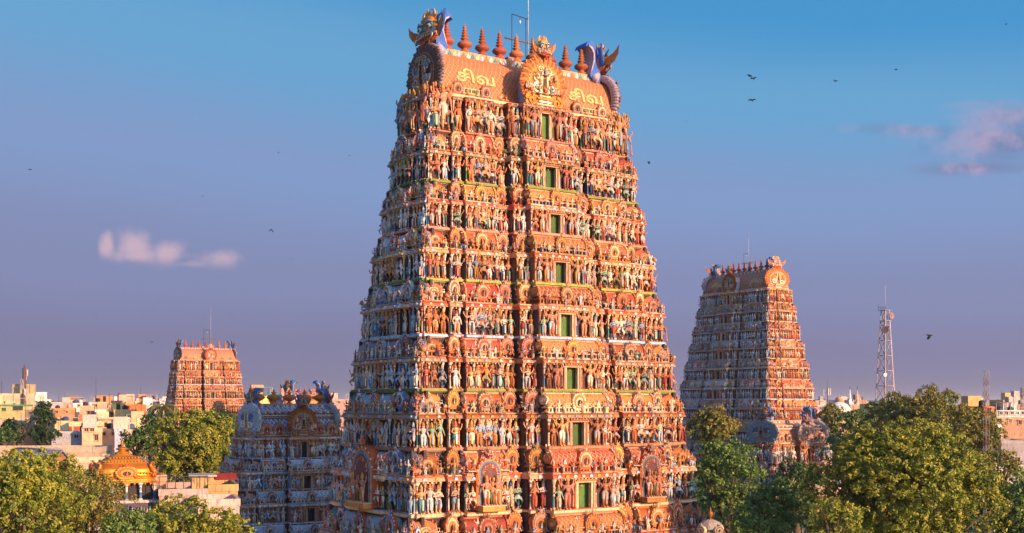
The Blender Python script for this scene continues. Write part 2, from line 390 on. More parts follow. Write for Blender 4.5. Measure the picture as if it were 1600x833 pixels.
for i in range(14):
    c1, c2 = rng.sample(CLOTH, 2)
    addk('seated', figure('sit', SKINS[(i*2) % len(SKINS)], c1, c2, rng.choice([YEL, ORANGE, CORAL]), rng.choice([2, 4, 4]), R=rng))
for i in range(6):
    c1, c2 = rng.sample(CLOTH, 2)
    addk('guardian', figure('mace', [PEACH, SKINS[0], SKINS[4]][i % 3], c1, c2, rng.choice([YEL, ORANGE]), 8, seg=6, R=rng))
for i in range(8):
    c1, c2 = rng.sample(CLOTH, 2)
    addk('dancer', join([figure('dance', SKINS[i], c1, c2, YEL, rng.choice([4, 6, 8]), R=rng), halo(.42, rng.choice([CORAL, PINK, ORANGE, TEAL, MAUVE]), .55) if i % 2 else None]))
for c, c2 in ((PEACH, CORAL), (WHITE, YEL), (CORAL, CREAM), (SKYB, ORANGE)): addk('lion', lion(c, c2))

for i in range(8):
    c1, c2 = rng.sample([WHITE, SKYB, CREAM, CORAL, BLUE, PINK, MAUVE], 2)
    addk('lowcool', figure(rng.choice(['stand', 'sway', 'dance']), [(.72, .60, .50), (.70, .62, .58), (.50, .55, .62)][i % 3], c1, c2, rng.choice([PEACH, SKYB, ORANGE]), 2, seg=3, R=rng))
# ------------------------------------------------------------------ architectural pieces
def horseshoe(n=28, r=.5, zc=.5, a0=-50, scal=.05, k=7):
    pts = []
    for i in range(n+1):
        t = radians(a0+(180-2*a0)*i/n); q = r*(1+scal*abs(sin(k*i*pi/n)))
        pts.append((q*cos(t), zc+q*sin(t)))
    return pts
def gable(ca, cb, cc, god=True, dep=.14, det=True):
    """horseshoe dormer front, width ~1, height ~1.25, face at -y"""
    p = []
    rim = horseshoe(); rim = [(.36, 0)]+[(x, z) for x, z in rim if z > .09]+[(-.36, 0)]
    p.append(prism(rim, -.06, dep, ca))
    p.append(prism(horseshoe(18, .40, .5, -60, 0), -.10, 0, cb, side=ca))
    p.append(prism(horseshoe(16, .30, .46, -60, .0), -.135, 0, ca, side=cc))
    p.append(prism(horseshoe(12, .20, .42, -60, 0), -.15, 0, DARK if god else cc))
    if det:
        for i in range(13):
            t = radians(-38+256*i/12); p.append(ball((.475*cos(t), -.09, .5+.475*sin(t)), (.045, .05, .045), cc if i % 2 else WHITE, 4, 3))
        for s in (-1, 1):   # curled feet
            p.append(tube([(s*.30, -.12, .25), (s*.42, -.12, .12), (s*.52, -.12, .16), (s*.53, -.12, .28), (s*.45, -.12, .28)], [.04, .05, .045, .035, .02], 5, cc))
    if god:
        p += [ball((0, -.18, .32), (.09, .07, .07), cc, 6, 3), ball((0, -.19, .42), (.055, .045, .08), PEACH, 6, 4), ball((0, -.2, .53), .04, PEACH, 5, 3), lathe([(.04, .56), (.01, .63)], 5, YEL).t((0, -.2, 0))]
    # lion mask on the crown
    p += [ball((0, -.06, 1.04), (.12, .09, .10), cb, 7, 4), ball((-.05, -.14, 1.06), .028, WHITE, 4, 3), ball((.05, -.14, 1.06), .028, WHITE, 4, 3),
          lathe([(.035, 1.1), (.045, 1.15), (.008, 1.28)], 5, ca)]
    for s in (-1, 1): p.append(tube([(s*.08, -.05, 1.08), (s*.17, -.05, 1.16), (s*.15, -.05, 1.26)], [.035, .025, .006], 4, cc))
    return join(p)
def mini(ca, cb): # little pointed white shrine on a balustrade
    return join([box(-.22, .22, -.1, .1, 0, .38, ca), prism([(-.27, .38), (.27, .38), (.25, .55), (.10, .75), (0, 1.0), (-.10, .75), (-.25, .55)], -.13, .1, cb), ball((0, -.14, .52), (.09, .05, .10), ca, 5, 3)])
def balus(W, dep, h, c1, c2, pitch=.28):
    p = [box(-W/2, W/2, -dep, 0, 0, h*.18, c1), box(-W/2, W/2, -dep, 0, h*.82, h, c1), box(-W/2+.04, W/2-.04, -dep*.7, 0, h*.18, h*.82, DARK)]
    n = max(3, int(W/pitch)); 
    for i in range(n):
        x = -W/2+W*(i+.5)/n; p.append(box(x-.05, x+.05, -dep*.95, -dep*.6, h*.18, h*.82, c2 if i % 2 else c1))
    return join(p)
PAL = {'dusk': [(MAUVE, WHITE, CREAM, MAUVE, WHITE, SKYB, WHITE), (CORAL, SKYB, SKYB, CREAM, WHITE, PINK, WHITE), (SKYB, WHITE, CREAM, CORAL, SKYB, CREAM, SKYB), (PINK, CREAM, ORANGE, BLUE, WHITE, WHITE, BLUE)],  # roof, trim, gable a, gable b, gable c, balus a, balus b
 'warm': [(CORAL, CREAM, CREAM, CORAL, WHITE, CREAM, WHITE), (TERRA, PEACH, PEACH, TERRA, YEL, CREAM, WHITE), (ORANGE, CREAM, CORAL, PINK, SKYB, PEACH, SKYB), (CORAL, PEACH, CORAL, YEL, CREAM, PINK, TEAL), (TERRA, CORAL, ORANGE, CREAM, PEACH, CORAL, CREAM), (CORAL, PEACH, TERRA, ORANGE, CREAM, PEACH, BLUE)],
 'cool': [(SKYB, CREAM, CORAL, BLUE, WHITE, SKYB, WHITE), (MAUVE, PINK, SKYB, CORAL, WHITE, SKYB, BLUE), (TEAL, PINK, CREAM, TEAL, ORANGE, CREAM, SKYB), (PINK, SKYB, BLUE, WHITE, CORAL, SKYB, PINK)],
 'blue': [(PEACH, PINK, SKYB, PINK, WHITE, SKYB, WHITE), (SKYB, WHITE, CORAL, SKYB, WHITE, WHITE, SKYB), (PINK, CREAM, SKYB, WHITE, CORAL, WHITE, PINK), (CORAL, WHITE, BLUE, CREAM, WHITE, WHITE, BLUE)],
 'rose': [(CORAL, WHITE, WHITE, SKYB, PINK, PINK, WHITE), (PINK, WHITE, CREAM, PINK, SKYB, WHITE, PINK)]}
def shala(W, H, P, tiled=0, det=True, D=.75):
    """oblong barrel-roofed pavilion, back on y=0, front toward -y"""
    roof, trim, ga, gb, gc, ba, bb = P; p = []
    hb = .26*H
    p.append(balus(W, D, hb, ba, bb))
    p.append(box(-W*.46, W*.46, -D*.75, 0, hb, hb+.12*H, trim))
    zb = hb+.12*H; zt = H*.86; rz = zt-zb; ry = D*.86
    prof = [(0, zb)]+[(-ry*(cos(t)**.75 if cos(t) > 0 else 0), zb+.05*H+(rz-.05*H)*sin(t)) for t in [radians(a) for a in (0, 18, 36, 54, 70, 82)]]+[(0, zt)]
    p.append(sweepx(prof, -W*.47, W*.47, roof, M=(1 if tiled == 1 else 2 if tiled == 2 else 0), sm=0))
    p.append(box(-W*.49, W*.49, -ry-.07, 0, zb, zb+.045*H, trim))
    p.append(box(-W*.47, W*.47, -.16, .0, zt-.02, zt+.05*H, trim))
    # scalloped end crescents rising to a horn
    for s in (-1, 1):
        n = 9; out = []; inn = []
        for i in range(n+1):
            t = radians(-8+i*98/n); q = 1+.07*(i % 2)
            out.append((-(ry+.10)*q*cos(t), zb+(rz+.08*H)*q*sin(t))); inn.append((-(ry-.12)*cos(t), zb+(rz-.06*H)*sin(t)))
        pts = out+[(.12, zt+.30*H), (.16, zt+.05*H)]+inn[::-1]
        e = prism(pts, 0, .10, gc, side=gb)     # in x-z ; turn to y-z
        e = e.t((0, 0, 0), 1, pi/2)             # outline x -> y
        p.append(e.t((s*W*.485+.05, 0, 0)))
        if det: p.append(tube([(s*W*.49, -ry*.9, zb+.05*H), (s*W*.54, -ry-.16, zb+.02*H), (s*W*.53, -ry-.22, zb+.16*H), (s*W*.49, -ry-.12, zb+.18*H)], [.07, .07, .05, .03], 5, gc))
        # end face horseshoe
        p.append(gable(ga, gb, gc, False, .1, False).t((0, 0, 0), (ry*1.5, 1, rz*.9), pi/2 if s > 0 else -pi/2).t((s*(W*.5), -ry*.35, zb)))
    gw = min(W*.38, H*.72)
    p.append(gable(ga, gb, gc, True, .25, det).t((0, -D*.98, hb*.4), (gw, 1.0, H*.80)))
    if W > 1.6:
        for s in (-1, 1): p.append(mini(ba, WHITE if gb != WHITE else gc).t((s*W*.32, -D*.9, hb*.9), (H*.24, 1, H*.34)))
    nf = 3 if W < 3.2 else 5
    for i in range(nf):
        x = (i-(nf-1)/2)*W*.8/nf; p.append(lathe([(.04, 0), (.03, .05), (.075, .11), (.03, .17), (.045, .21), (.006, .32)], 5, gc).t((x, -.08, zt+.04*H), H*.55))
    return join(p)
def kuta(W, H, P, D=.75, det=True):
    roof, trim, ga, gb, gc, ba, bb = P; hb = .28*H; p = [balus(W, D, hb, ba, bb).t((0, 0, 0))]
    p.append(box(-W*.44, W*.44, -D*.8, 0, hb, hb+.14*H, trim))
    zb = hb+.14*H
    p.append(lathe([(.62, 0), (.66, .04), (.60, .10), (.66, .22), (.60, .38), (.42, .52), (.18, .60), (.12, .64)], 8, roof, W*.80, D*.85, cols=[trim, trim, roof, roof, roof, roof, trim], sm=0, a0=pi/8).t((0, -D*.42, zb), (1, 1, H*.72)))
    p.append(lathe([(.10, 0), (.05, .05), (.13, .13), (.05, .2), (.08, .25), (.01, .40)], 6, gc).t((0, -D*.42, zb+.44*H), (W*.7, W*.7, H*.42)))
    p.append(gable(ga, gb, gc, True, .2, det).t((0, -D*.95, hb*.75), (W*.50, .6, H*.44)))
    for s in (-1, 1):
        p.append(gable(ga, gb, gc, False, .1, False).t((0, 0, 0), (D*.55, .6, H*.42), s*pi/2).t((s*W*.50, -D*.42, hb*.75)))
        p.append(tube([(s*W*.42, -D*.8, zb), (s*W*.56, -D*.98, zb+.02*H), (s*W*.55, -D, zb+.14*H), (s*W*.48, -D*.95, zb+.15*H)], [.05, .06, .045, .02], 5, gc))
    return join(p)
def panjara(W, H, P, D=.6, det=True):
    roof, trim, ga, gb, gc, ba, bb = P; hb = .28*H; p = [balus(W*.9, D*.9, hb, ba, bb)]
    p.append(box(-W*.36, W*.36, -D*.7, 0, hb, H*.62, trim))
    p.append(prism(horseshoe(14, W*.42, H*.60, -30, 0), -D*.75, 0, roof))
    p.append(gable(ga, gb, gc, True, .2, det).t((0, -D*.95, hb*.6), (W*.92, .9, H*.80)))
    return join(p)
def pilaster(c1, c2, c3):
    return lathe([(.10, 0), (.10, .06), (.065, .08), (.06, .42), (.085, .45), (.06, .49), (.058, .72), (.09, .76), (.05, .80), (.10, .84), (.12, .90), (.14, .93), (.14, 1.0)],
                 6, c1, cols=[c3, c3, c2, c2, c3, c1, c1, c3, c3, c1, c3, c3])
PILS = [('pil%d' % i) for i in range(8)]
for i, (a, b, c) in enumerate([(CREAM, WHITE, CORAL), (CREAM, SKYB, CREAM), (PEACH, GREEN, PEACH), (WHITE, BLUE, PINK), (CORAL, CREAM, WHITE), (CREAM, TEAL, CREAM), (PEACH, PEACH, RED), (SKYB, BLUE, WHITE)]): TPL[PILS[i]] = pilaster(a, b, c)
def finial(c, c2=None):  # kalasha, unit height
    pr = [(.0, 0), (.12, .0), (.14, .03), (.17, .07), (.13, .12), (.06, .15), (.13, .19), (.21, .25), (.225, .30), (.19, .36), (.09, .41), (.05, .43), (.10, .46), (.125, .485), (.10, .51), (.045, .53), (.095, .56), (.11, .58), (.09, .60), (.04, .62),
          (.08, .65), (.095, .67), (.075, .69), (.035, .71), (.065, .735), (.075, .75), (.06, .77), (.03, .79), (.055, .82), (.062, .84), (.045, .87), (.02, .91), (.0, 1.0)]
    return lathe([(max(r, 1e-4), z) for r, z in pr], 12, c, cap=False)
TPL['finial_red'] = finial((.42, .105, .045))
TPL['finial_gold'] = lathe([(1e-4, 0), (.16, 0), (.18, .05), (.08, .12), (.12, .17), (.30, .27), (.42, .38), (.42, .46), (.28, .56), (.10, .62), (.08, .66), (.17, .70), (.17, .74), (.06, .78), (.09, .84), (.03, .90), (1e-4, 1.0)], 12, (.60, .19, .035), cap=False)
def spiral(cx, cz, r, turns, s, col, y=-.2, w=.08, a0=0):
    n = int(16*turns); pts = []; rr = []
    for i in range(n+1):
        t = i/n; q = r*(1-t*.85); a = a0+s*turns*2*pi*t; pts.append((cx+q*cos(a), y-.05*t, cz+q*sin(a))); rr.append(w*(1-.55*t))
    return tube(pts, rr, 5, col)
def flame(x, y, z, h, lean, c, w=.12):
    return tube([(x, y, z), (x+lean*.25, y-.04, z+h*.45), (x+lean*.9, y-.02, z+h*.8), (x+lean*.8, y, z+h)], [w, w*.95, w*.5, .01], 5, c)
def monster(cf=ORANGE, cb=(.03, .17, .52), back=True):
    """kirtimukha lion mask with horns, leaf ears, fangs and the curling blue crest behind; ~2.4 wide, 2.8 high; faces -y"""
    p = []
    p.append(ball((0, 0, 1.35), (.78, .62, .80), cf, 12, 8)); p.append(ball((0, -.2, 1.95), (.52, .45, .42), cf, 10, 6))
    p.append(ball((0, -.38, .78), (.62, .42, .34), (.30, .03, .02), 10, 6))
    for s in (-1, 1):
        p.append(ball((s*.36, -.52, 1.58), (.27, .2, .26), TEAL, 9, 6)); p.append(ball((s*.37, -.62, 1.50), (.185, .17, .19), WHITE, 9, 6)); p.append(ball((s*.38, -.765, 1.47), (.085, .05, .09), (.02, .01, .01), 7, 4))
        p.append(tube([(s*.10, -.66, 1.72), (s*.35, -.74, 1.86), (s*.62, -.55, 1.74)], [.07, .10, .05], 6, SKYB))
        p.append(ball((s*.62, -.40, 1.18), (.20, .20, .16), SKYB, 8, 5)); p.append(ball((s*.40, -.66, 1.16), (.15, .14, .12), PINK, 7, 5))
        p.append(ball((s*.13, -.80, 1.25), (.11, .12, .10), TEAL, 7, 5))
        # lip
        p.append(tube([(0, -.84, 1.06), (s*.3, -.80, 1.05), (s*.62, -.60, 1.02), (s*.86, -.42, .92), (s*.86, -.40, .72), (s*.66, -.50, .68)], [.07, .08, .09, .10, .08, .05], 7, PINK))
        p.append(tube([(0, -.78, .52), (s*.35, -.72, .56), (s*.66, -.50, .68)], [.06, .06, .05], 6, CORAL))
        for q in range(4): p.append(lathe([(.055, 0), (.05, -.1), (.02, -.17)], 5, WHITE).t((s*(.08+.15*q), -.80+.055*q, 1.0)))
        p.append(tube([(s*.66, -.62, .95), (s*.72, -.70, .74), (s*.66, -.78, .58)], [.07, .05, .005], 5, WHITE))
        # ears : big pointed leaf
        pts = [(0, 0), (.34, -.14), (.70, .10), (.92, .55), (.96, 1.15), (.80, .86), (.55, .62), (.22, .46), (0, .34)]
        e = prism([(x*1, z) for x, z in pts], -.09, .07, cf, side=cb)
        e2 = prism([(.12+x*.6, .10+z*.62) for x, z in pts], -.13, -.08, (.5, .1, .03), side=YEL)
        ee = join([e, e2]).t((.62, -.05, 1.05), 1, -.35)
        p.append(ee if s > 0 else ee.t((0, 0, 0), (-1, 1, 1)))
        # horns
        p.append(tube([(s*.30, -.15, 2.15), (s*.46, -.1, 2.42), (s*.40, -.12, 2.66), (s*.18, -.2, 2.72)], [.15, .11, .07, .01], 7, MAUVE if cb == BLUE else CREAM))
        for q in range(3): p.append(flame(s*(.1+.16*q), -.2+.06*q, 2.15-.08*q, .55-.07*q, s*(.08+.1*q), (YEL if q % 2 else cf), .11))
        p.append(flame(s*.7, -.1, 1.6, .5, s*.25, TEAL, .1))
    p.append(flame(0, -.25, 2.2, .62, .05, YEL, .13))
    p.append(tube([(0, -.70, .55), (0, -.86, .30), (0, -.80, .02)], [.16, .14, .05], 7, RED))
    if back:
        c2 = (.40, .36, .46)
        q = [(.15, -.3), (.75, -.3), (1.35, .2), (1.05, .75), (.78, 1.35), (.80, 1.9), (1.05, 2.28), (1.50, 2.42), (1.86, 2.22), (1.72, 2.50), (1.30, 2.72), (.80, 2.62), (.42, 2.2), (.25, 1.5), (.1, 1.0)]
        for s0, s1 in ((-.42, .42),):
            g = sweepx(q, s0, s1, cb, capc=cb); p.append(g)
        p.append(sweepx([(a*1.005, b+.01) for a, b in [(1.30, .25), (1.01, .75), (.74, 1.35), (.76, 1.9), (1.0, 2.24), (1.46, 2.38), (1.5, 2.30), (1.12, 2.1), (.92, 1.8), (.9, 1.35), (1.12, .8)]], -.44, .44, c2))
        for s in (-1, 1): p.append(tube([(s*.5, .1, 1.0), (s*.62, .35, 1.5), (s*.66, .45, 2.1), (s*.72, .32, 2.55)], [.26, .2, .12, .01], 6, cb))
        p.append(tube([(0, .9, -.2), (0, .55, .1), (0, .2, .4)], [.6, .55, .5], 8, c2))
    return join(p)
def big_gable(cr=BROWN, side=MAUVE, c1=CORAL, c2=SKYB, n=17, rich=True):
    """great horseshoe fan; radius 1 about z=0, foot at z=-1.0, face toward -y"""
    p = []
    out = horseshoe(34, .93, 0, -48, .0); body = [(.60, -.98)]+[(x, z) for x, z in out if z > -.72]+[(-.60, -.98)]
    p.append(prism(body, -.10, .18, cr, side=side))
    n = 41
    for i in range(n):      # plume lobes of the rim
        t = radians(-42+264*i/(n-1)); c = cr if i % 2 else tuple(.45*np.array(side)+.15*np.array(cr))
        e = 1.0+.05*sin(i*2.3)+.04*cos(i*1.1)
        p.append(tube([(.70*cos(t), -.04, .70*sin(t)), (.90*cos(t), -.10, .90*sin(t)), (1.04*e*cos(t+.05), -.02, 1.04*e*sin(t+.05)), (1.04*e*cos(t+.10), .12, 1.04*e*sin(t+.10))], [.05, .062, .055, .02], 5, c))
        p.append(tube([(1.0*cos(t), .0, 1.0*sin(t)), (1.03*cos(t), .16, 1.03*sin(t)), (.86*cos(t), .42, .86*sin(t))], [.06, .07, .05], 5, side))
    p.append(prism(horseshoe(26, .72, -.02, -50, 0), -.15, 0, c1, side=YEL))
    for i in range(26):
        t = radians(-44+268*i/25); p.append(ball((.74*cos(t), -.17, .74*sin(t)-.02), (.028, .04, .028), CREAM if i % 2 else c2, 4, 3))
    p.append(prism(horseshoe(22, .60, -.04, -50, .0), -.19, 0, tuple(.6*np.array(cr)), side=c2))
    for s in (-1, 1):
        p.append(spiral(s*.36, .22, .20, 1.6, s, c2, -.24, .055)); p.append(spiral(s*.34, -.22, .22, 1.6, -s, WHITE, -.24, .06, .5)); p.append(spiral(s*.62, -.74, .26, 1.5, -s, c1, -.16, .09, pi/2))
        p.append(spiral(s*.20, .52, .13, 1.4, -s, CREAM, -.24, .04)); p.append(tube([(s*.14, -.2, -.9), (s*.16, -.26, -.3), (s*.12, -.26, .3), (s*.05, -.22, .62)], [.06, .05, .05, .03], 5, CREAM))
    p.append(prism(horseshoe(12, .15, .02, -60, 0), -.26, 0, DARK, side=YEL))
    for z, w in ((-.42, .30), (-.52, .26), (-.62, .34), (-.74, .28), (-.86, .40)): p.append(box(-w, w, -.34, -.05, z-.04, z+.03, [CREAM, c1, WHITE, c2, PINK][int(abs(z)*10) % 5]))
    return join(p)
TPL['monster_end'] = monster()
TPL['monster_front'] = monster(YEL, (.5, .16, .06), False)
TPL['gable_end'] = big_gable()
TPL['gable_front'] = big_gable(CORAL, TERRA, ORANGE, CREAM, 17)
TPL['gable_blue'] = big_gable((.36, .46, .58), WHITE, SKYB, BLUE, 15)
TPL['gable_rose'] = big_gable(CREAM, WHITE, PEACH, SKYB, 15)
TPL['gable_fire'] = big_gable(ORANGE, CORAL, PEACH, YEL, 17)
MESHES = {}
def tmesh(k):
    if k not in MESHES: MESHES[k] = to_mesh(TPL[k], k)
    return MESHES[k]
def text_mesh(s, size, ext):
    cu = bpy.data.curves.new('lettering', 'FONT'); cu.body = s; cu.size = size; cu.extrude = ext; cu.align_x = 'CENTER'; cu.resolution_u = 3; cu.offset = .028
    o = bpy.data.objects.new('t', cu); COL.objects.link(o)
    dg = bpy.context.evaluated_depsgraph_get(); me = bpy.data.meshes.new_from_object(o.evaluated_get(dg))
    bpy.data.objects.remove(o)
    return me
M_LETTER = None
def letter_mat():
    global M_LETTER
    if M_LETTER is None:
        m, N, L, b = nodes_mat('yellow_letter_paint')
        n = N.new('ShaderNodeTexNoise'); n.inputs['Scale'].default_value = 9; r = N.new('ShaderNodeValToRGB'); L.new(n.outputs[0], r.inputs[0]); L.new(r.outputs[0], b.inputs['Base Color'])
        r.color_ramp.elements[0].position = .3; r.color_ramp.elements[0].color = (.42, .25, .07, 1); r.color_ramp.elements[1].position = .55; r.color_ramp.elements[1].color = (.74, .50, .18, 1); b.inputs['Roughness'].default_value = .6
        M_LETTER = m
    return M_LETTER

# ------------------------------------------------------------------ the gopuram generator
FACE = {'front': 0.0, 'right': pi/2, 'back': pi, 'left': -pi/2}
class Tower:
    def __init__(s, name, label, cat, cx, cy, rz, seed, cap=300, lod=0):
        s.root = empty(name, (cx, cy, 0), rz); tag(s.root, label, cat); s.R = random.Random(seed); s.items = []; s.parts = {}; s.cap = cap; s.lod = lod
        s.W = TR(cx, cy, 0) @ RZ(rz); s.groups = {}
    def put(s, name, key, part, face, u, n, z, sc, rz=0.0):
        """face frame: u along the face, n outward distance from the axis"""
        sc = (sc, sc, sc) if np.isscalar(sc) else sc
        M = RZ(FACE[face]) @ TR(u, -n, z) @ RZ(rz) @ SC(*sc)
        s.items.append((name, key, part, M, face, sc[2]))
    def face_geo(s, g, face): return g.t(rz=FACE[face]) if FACE[face] else g
    def finish(s, hidden=('back',)):
        by = {}
        for it in s.items: by.setdefault(it[0], []).append(it)
        for nm, its in by.items():
            def key(it):
                d = (s.W @ it[3].translation-camo.location).length
                return (it[4] in hidden, -it[5]/d*(1 if it[4] != 'right' or 'right' in hidden else 1))
            its.sort(key=key)
            one = its[:s.cap]; rest = its[s.cap:]
            if s.cap and one and one[0][4] in hidden: pass
            for (n, k, part, M, f, sc) in one: obj(n, tmesh(k), s.parts[part], M)
            if rest:
                g = join([TPL[k].m4(M) for (n, k, part, M, f, sc) in rest]); o = obj(nm, g, s.root); tag(o, kind='stuff')

BAYS_F = [(-1, -.84, 0, 'kuta'), (-.815, -.735, .12, 'panjara'), (-.715, -.45, .30, 'shala'), (-.43, -.335, .12, 'panjara'), (-.325, -.215, .55, 'mid'),
          (-.225, .225, 1.0, 'door'), (.215, .325, .55, 'mid'), (.335, .43, .12, 'panjara'), (.45, .715, .30, 'shala'), (.735, .815, .12, 'panjara'), (.84, 1, 0, 'kuta')]
BAYS_L = [(-1, -.82, 0, 'kuta'), (-.79, -.45, .3, 'shala'), (-.42, -.28, .12, 'panjara'), (-.24, .24, 1.0, 'door'), (.28, .42, .12, 'panjara'), (.45, .79, .3, 'shala'), (.82, 1, 0, 'kuta')]
BAYS_S = [(-1, -.70, 0, 'kuta'), (-.66, -.46, .12, 'panjara'), (-.43, .43, .45, 'shala'), (.46, .66, .12, 'panjara'), (.70, 1, 0, 'kuta')]
BAYS_F3 = [(-1, -.76, 0, 'kuta'), (-.73, -.34, .2, 'shala'), (-.30, .30, 1.0, 'door'), (.34, .73, .2, 'shala'), (.76, 1, 0, 'kuta')]

def storey(T, idx, z0, z1, w, d, pc, pal, bays_f, bays_s, faces, ledge, arch=False, hara=True, figs=True, slab=False, top=False, plain=False):
    """one storey: plinth ledge, walls with statues, curved cornice, row of miniature shrines"""
    R = T.R; h = z1-z0; g = []; lod = T.lod
    zc = z0+.52*h if not top else z0+.86*h
    back = .60*h/4
    wallc = [(.13, .045, .03), (.07, .035, .035), (.16, .06, .03)][idx % 3] if pal != 'blue' else [(.20, .27, .42), (.30, .15, .12)][idx % 2]  # dark except on blue: shade between statues put into the wall colour
    core = (.045, .03, .035)  # near-black: deepens the shade in gaps between bays by colour
    part = 'storey%d' % idx
    k = h/4.0
    # core
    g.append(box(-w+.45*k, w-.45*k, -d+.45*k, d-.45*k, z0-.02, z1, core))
    for face in ('front', 'right', 'left', 'back'):
        hw, hd = (w, d) if face in ('front', 'back') else (d, w)
        bays = bays_f if face in ('front', 'back') else bays_s
        P = pal if pal in ('blue', 'rose') else (('dusk' if T.coolface == 'front' else 'cool') if face == T.coolface else 'warm')  # shaded face: its own bluer paints, also paler to lift the shade by colour
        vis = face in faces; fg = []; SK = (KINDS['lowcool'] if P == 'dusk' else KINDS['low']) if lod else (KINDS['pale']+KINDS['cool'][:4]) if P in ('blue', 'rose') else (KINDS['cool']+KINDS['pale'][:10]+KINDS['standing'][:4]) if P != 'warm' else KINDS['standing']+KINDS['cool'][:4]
        for bi, (a, b, pj, kind) in enumerate(bays):
            if face == 'back' and kind == 'door': kind = 'shala'
            u0, u1 = a*hw, b*hw; pr = pj*(pc if face in ('front', 'back') else min(pc, 1.0)*.9); N = hd+pr; W = u1-u0; uc = (u0+u1)/2
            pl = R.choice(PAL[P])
            din = .5*k+pr+.2*k     # how deep the bay block reaches inwards
            e = .002*(bi % 2)
            # plinth ledge : two steps
            lc = ledge if not (P == 'cool' and ledge == LIME) else GREEN
            ov = .36*k
            fg.append(box(u0-.10*k, u1+.10*k, -(N+ov), -(N-din), z0-.05*k+e, z0+.12*k+e, lc))
            fg.append(box(u0-.06*k, u1+.06*k, -(N+ov-.07*k), -(N-din), z0+.12*k+e, z0+.17*k+e, R.choice([PEACH, CORAL, TERRA, PEACH]) if P == 'warm' else R.choice([PINK, SKYB, MAUVE])))
            fg.append(box(u0-.04*k, u1+.04*k, -(N+ov-.16*k), -(N-din), z0-.12*k+e, z0-.05*k+e, R.choice([PEACH, CORAL, CREAM])))
            fg.append(box(u0-.03*k, u1+.03*k, -(N+ov-.26*k), -(N-din), z0-.26*k+e, z0-.12*k+e, R.choice([DARK, NAVY, DARK, TERRA])))
            zf = z0+.17*k; wh = zc-zf
            if kind == 'door' :
                dw = min(.17*W, .58*k); dh = wh*.86
                rec = 1.0*k
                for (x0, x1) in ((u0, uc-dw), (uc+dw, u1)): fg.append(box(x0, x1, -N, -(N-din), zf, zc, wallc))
                fg.append(box(uc-dw, uc+dw, -N, -(N-din), zf+dh, zc, CORAL))
                fg.append(box(uc-dw, uc+dw, -(N-rec), -(N-din), zf, zf+dh, DARK))
                if vis:
                    dg = [box(-dw*R.uniform(.35, .7), dw, -(N-.45*k), -(N-.5*k), zf, zf+dh, T.doorc), box(dw-.05*k, dw-.02*k, -(N-.05*k), -(N-.45*k), zf, zf+dh, tuple(.7*np.array(T.doorc))), ball((-dw*.3, -(N-.02*k), zf+dh*.86), (.06*k, .06*k, .09*k), PEACH, 5, 4)]
                    for s_ in (-1, 1): dg.append(box(s_*dw-.07*k, s_*dw+.07*k, -(N+.10*k), -(N-.2*k), zf, zf+dh, CREAM)); dg.append(box(s_*dw*1.25-.05*k, s_*dw*1.25+.05*k, -(N+.16*k), -N, zf, zf+dh, PEACH))
                    dg.append(box(-dw*1.5, dw*1.5, -(N+.20*k), -N, zf+dh, zf+dh+.10*k, CREAM)); dg.append(box(-dw*1.35, dw*1.35, -(N+.30*k), -N, zf+dh+.10*k, zf+dh+.20*k, CORAL))
                    obj('doorway', join(dg).t((uc, 0, 0)).t(rz=FACE[face]), T.parts_root(part))
                # entablature steps up under the roof
            else:
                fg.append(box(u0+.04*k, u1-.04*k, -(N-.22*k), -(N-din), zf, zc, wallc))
            # cornice (kapota) + fascia
            co = .33*k
            cc = [CORAL, PEACH, TERRA, PINK][(bi+idx) % 4] if P in ('warm', 'rose') else [MAUVE, PINK, SKYB, CREAM][(bi+idx) % 4] if P == 'cool' else [SKYB, CREAM, PINK, MAUVE][(bi+idx) % 4] if P == 'dusk' else [PINK, PEACH, WHITE, SKYB][(bi+idx) % 4]
            sl = 1.0*k if (slab and kind == 'door') else 0
            fg.append(sweepx([(-(N-din), zc), (-(N+.12*k), zc), (-(N+co*.9+sl), zc+.02*k), (-(N+co+sl), zc+.05*k), (-(N+co*.93+sl), zc+.14*k), (-(N+co*.7+sl*.7), zc+.24*k), (-(N+.1*k), zc+.31*k), (-(N-din), zc+.31*k)], u0-.12*k-sl*.3, u1+.12*k+sl*.3, cc,
                       cols=[CREAM, CREAM, WHITE, cc, cc, cc, cc, cc]))
            fg.append(box(u0-.05*k, u1+.05*k, -(N+.22*k+sl*.5), -(N-din), zc+.31*k+e, zc+.39*k+e, [PEACH, CORAL, CREAM][(idx+bi) % 3] if P == 'warm' else PINK))
            if vis and not lod:   # little horseshoes and dentils under and on the cornice
                nk = max(1, int(W/.62/k))
                for q in range(nk):
                    x = u0+W*(q+.5)/nk; fg.append(prism(horseshoe(6, .13*k, 0, -20, 0), 0, .14*k, [CREAM, SKYB, YEL, WHITE][(q+idx) % 4]).t((x, -(N+co+.05*k+sl), zc+.13*k)))
                nd = max(2, int(W/.26/k))
                for q in range(nd):
                    x = u0+W*(q+.5)/nd; fg.append(box(x-.05*k, x+.05*k, -(N+.20*k), -N, zc-.10*k, zc, [WHITE, YEL, CREAM][q % 3]))
            elif vis and W > 1:
                for q in range(2): x = u0+W*(q+.5)/2; fg.append(prism(horseshoe(6, .16*k, 0, -20, 0), 0, .14*k, CREAM).t((x, -(N+co+.05*k), zc+.13*k)))
            zh = zc+.39*k
            if not top:
                fg.append(box(u0+.05*k, u1-.05*k, -(N-back), -(N-din-.1*k), zh, z1+e, [core, wallc][bi % 2]))
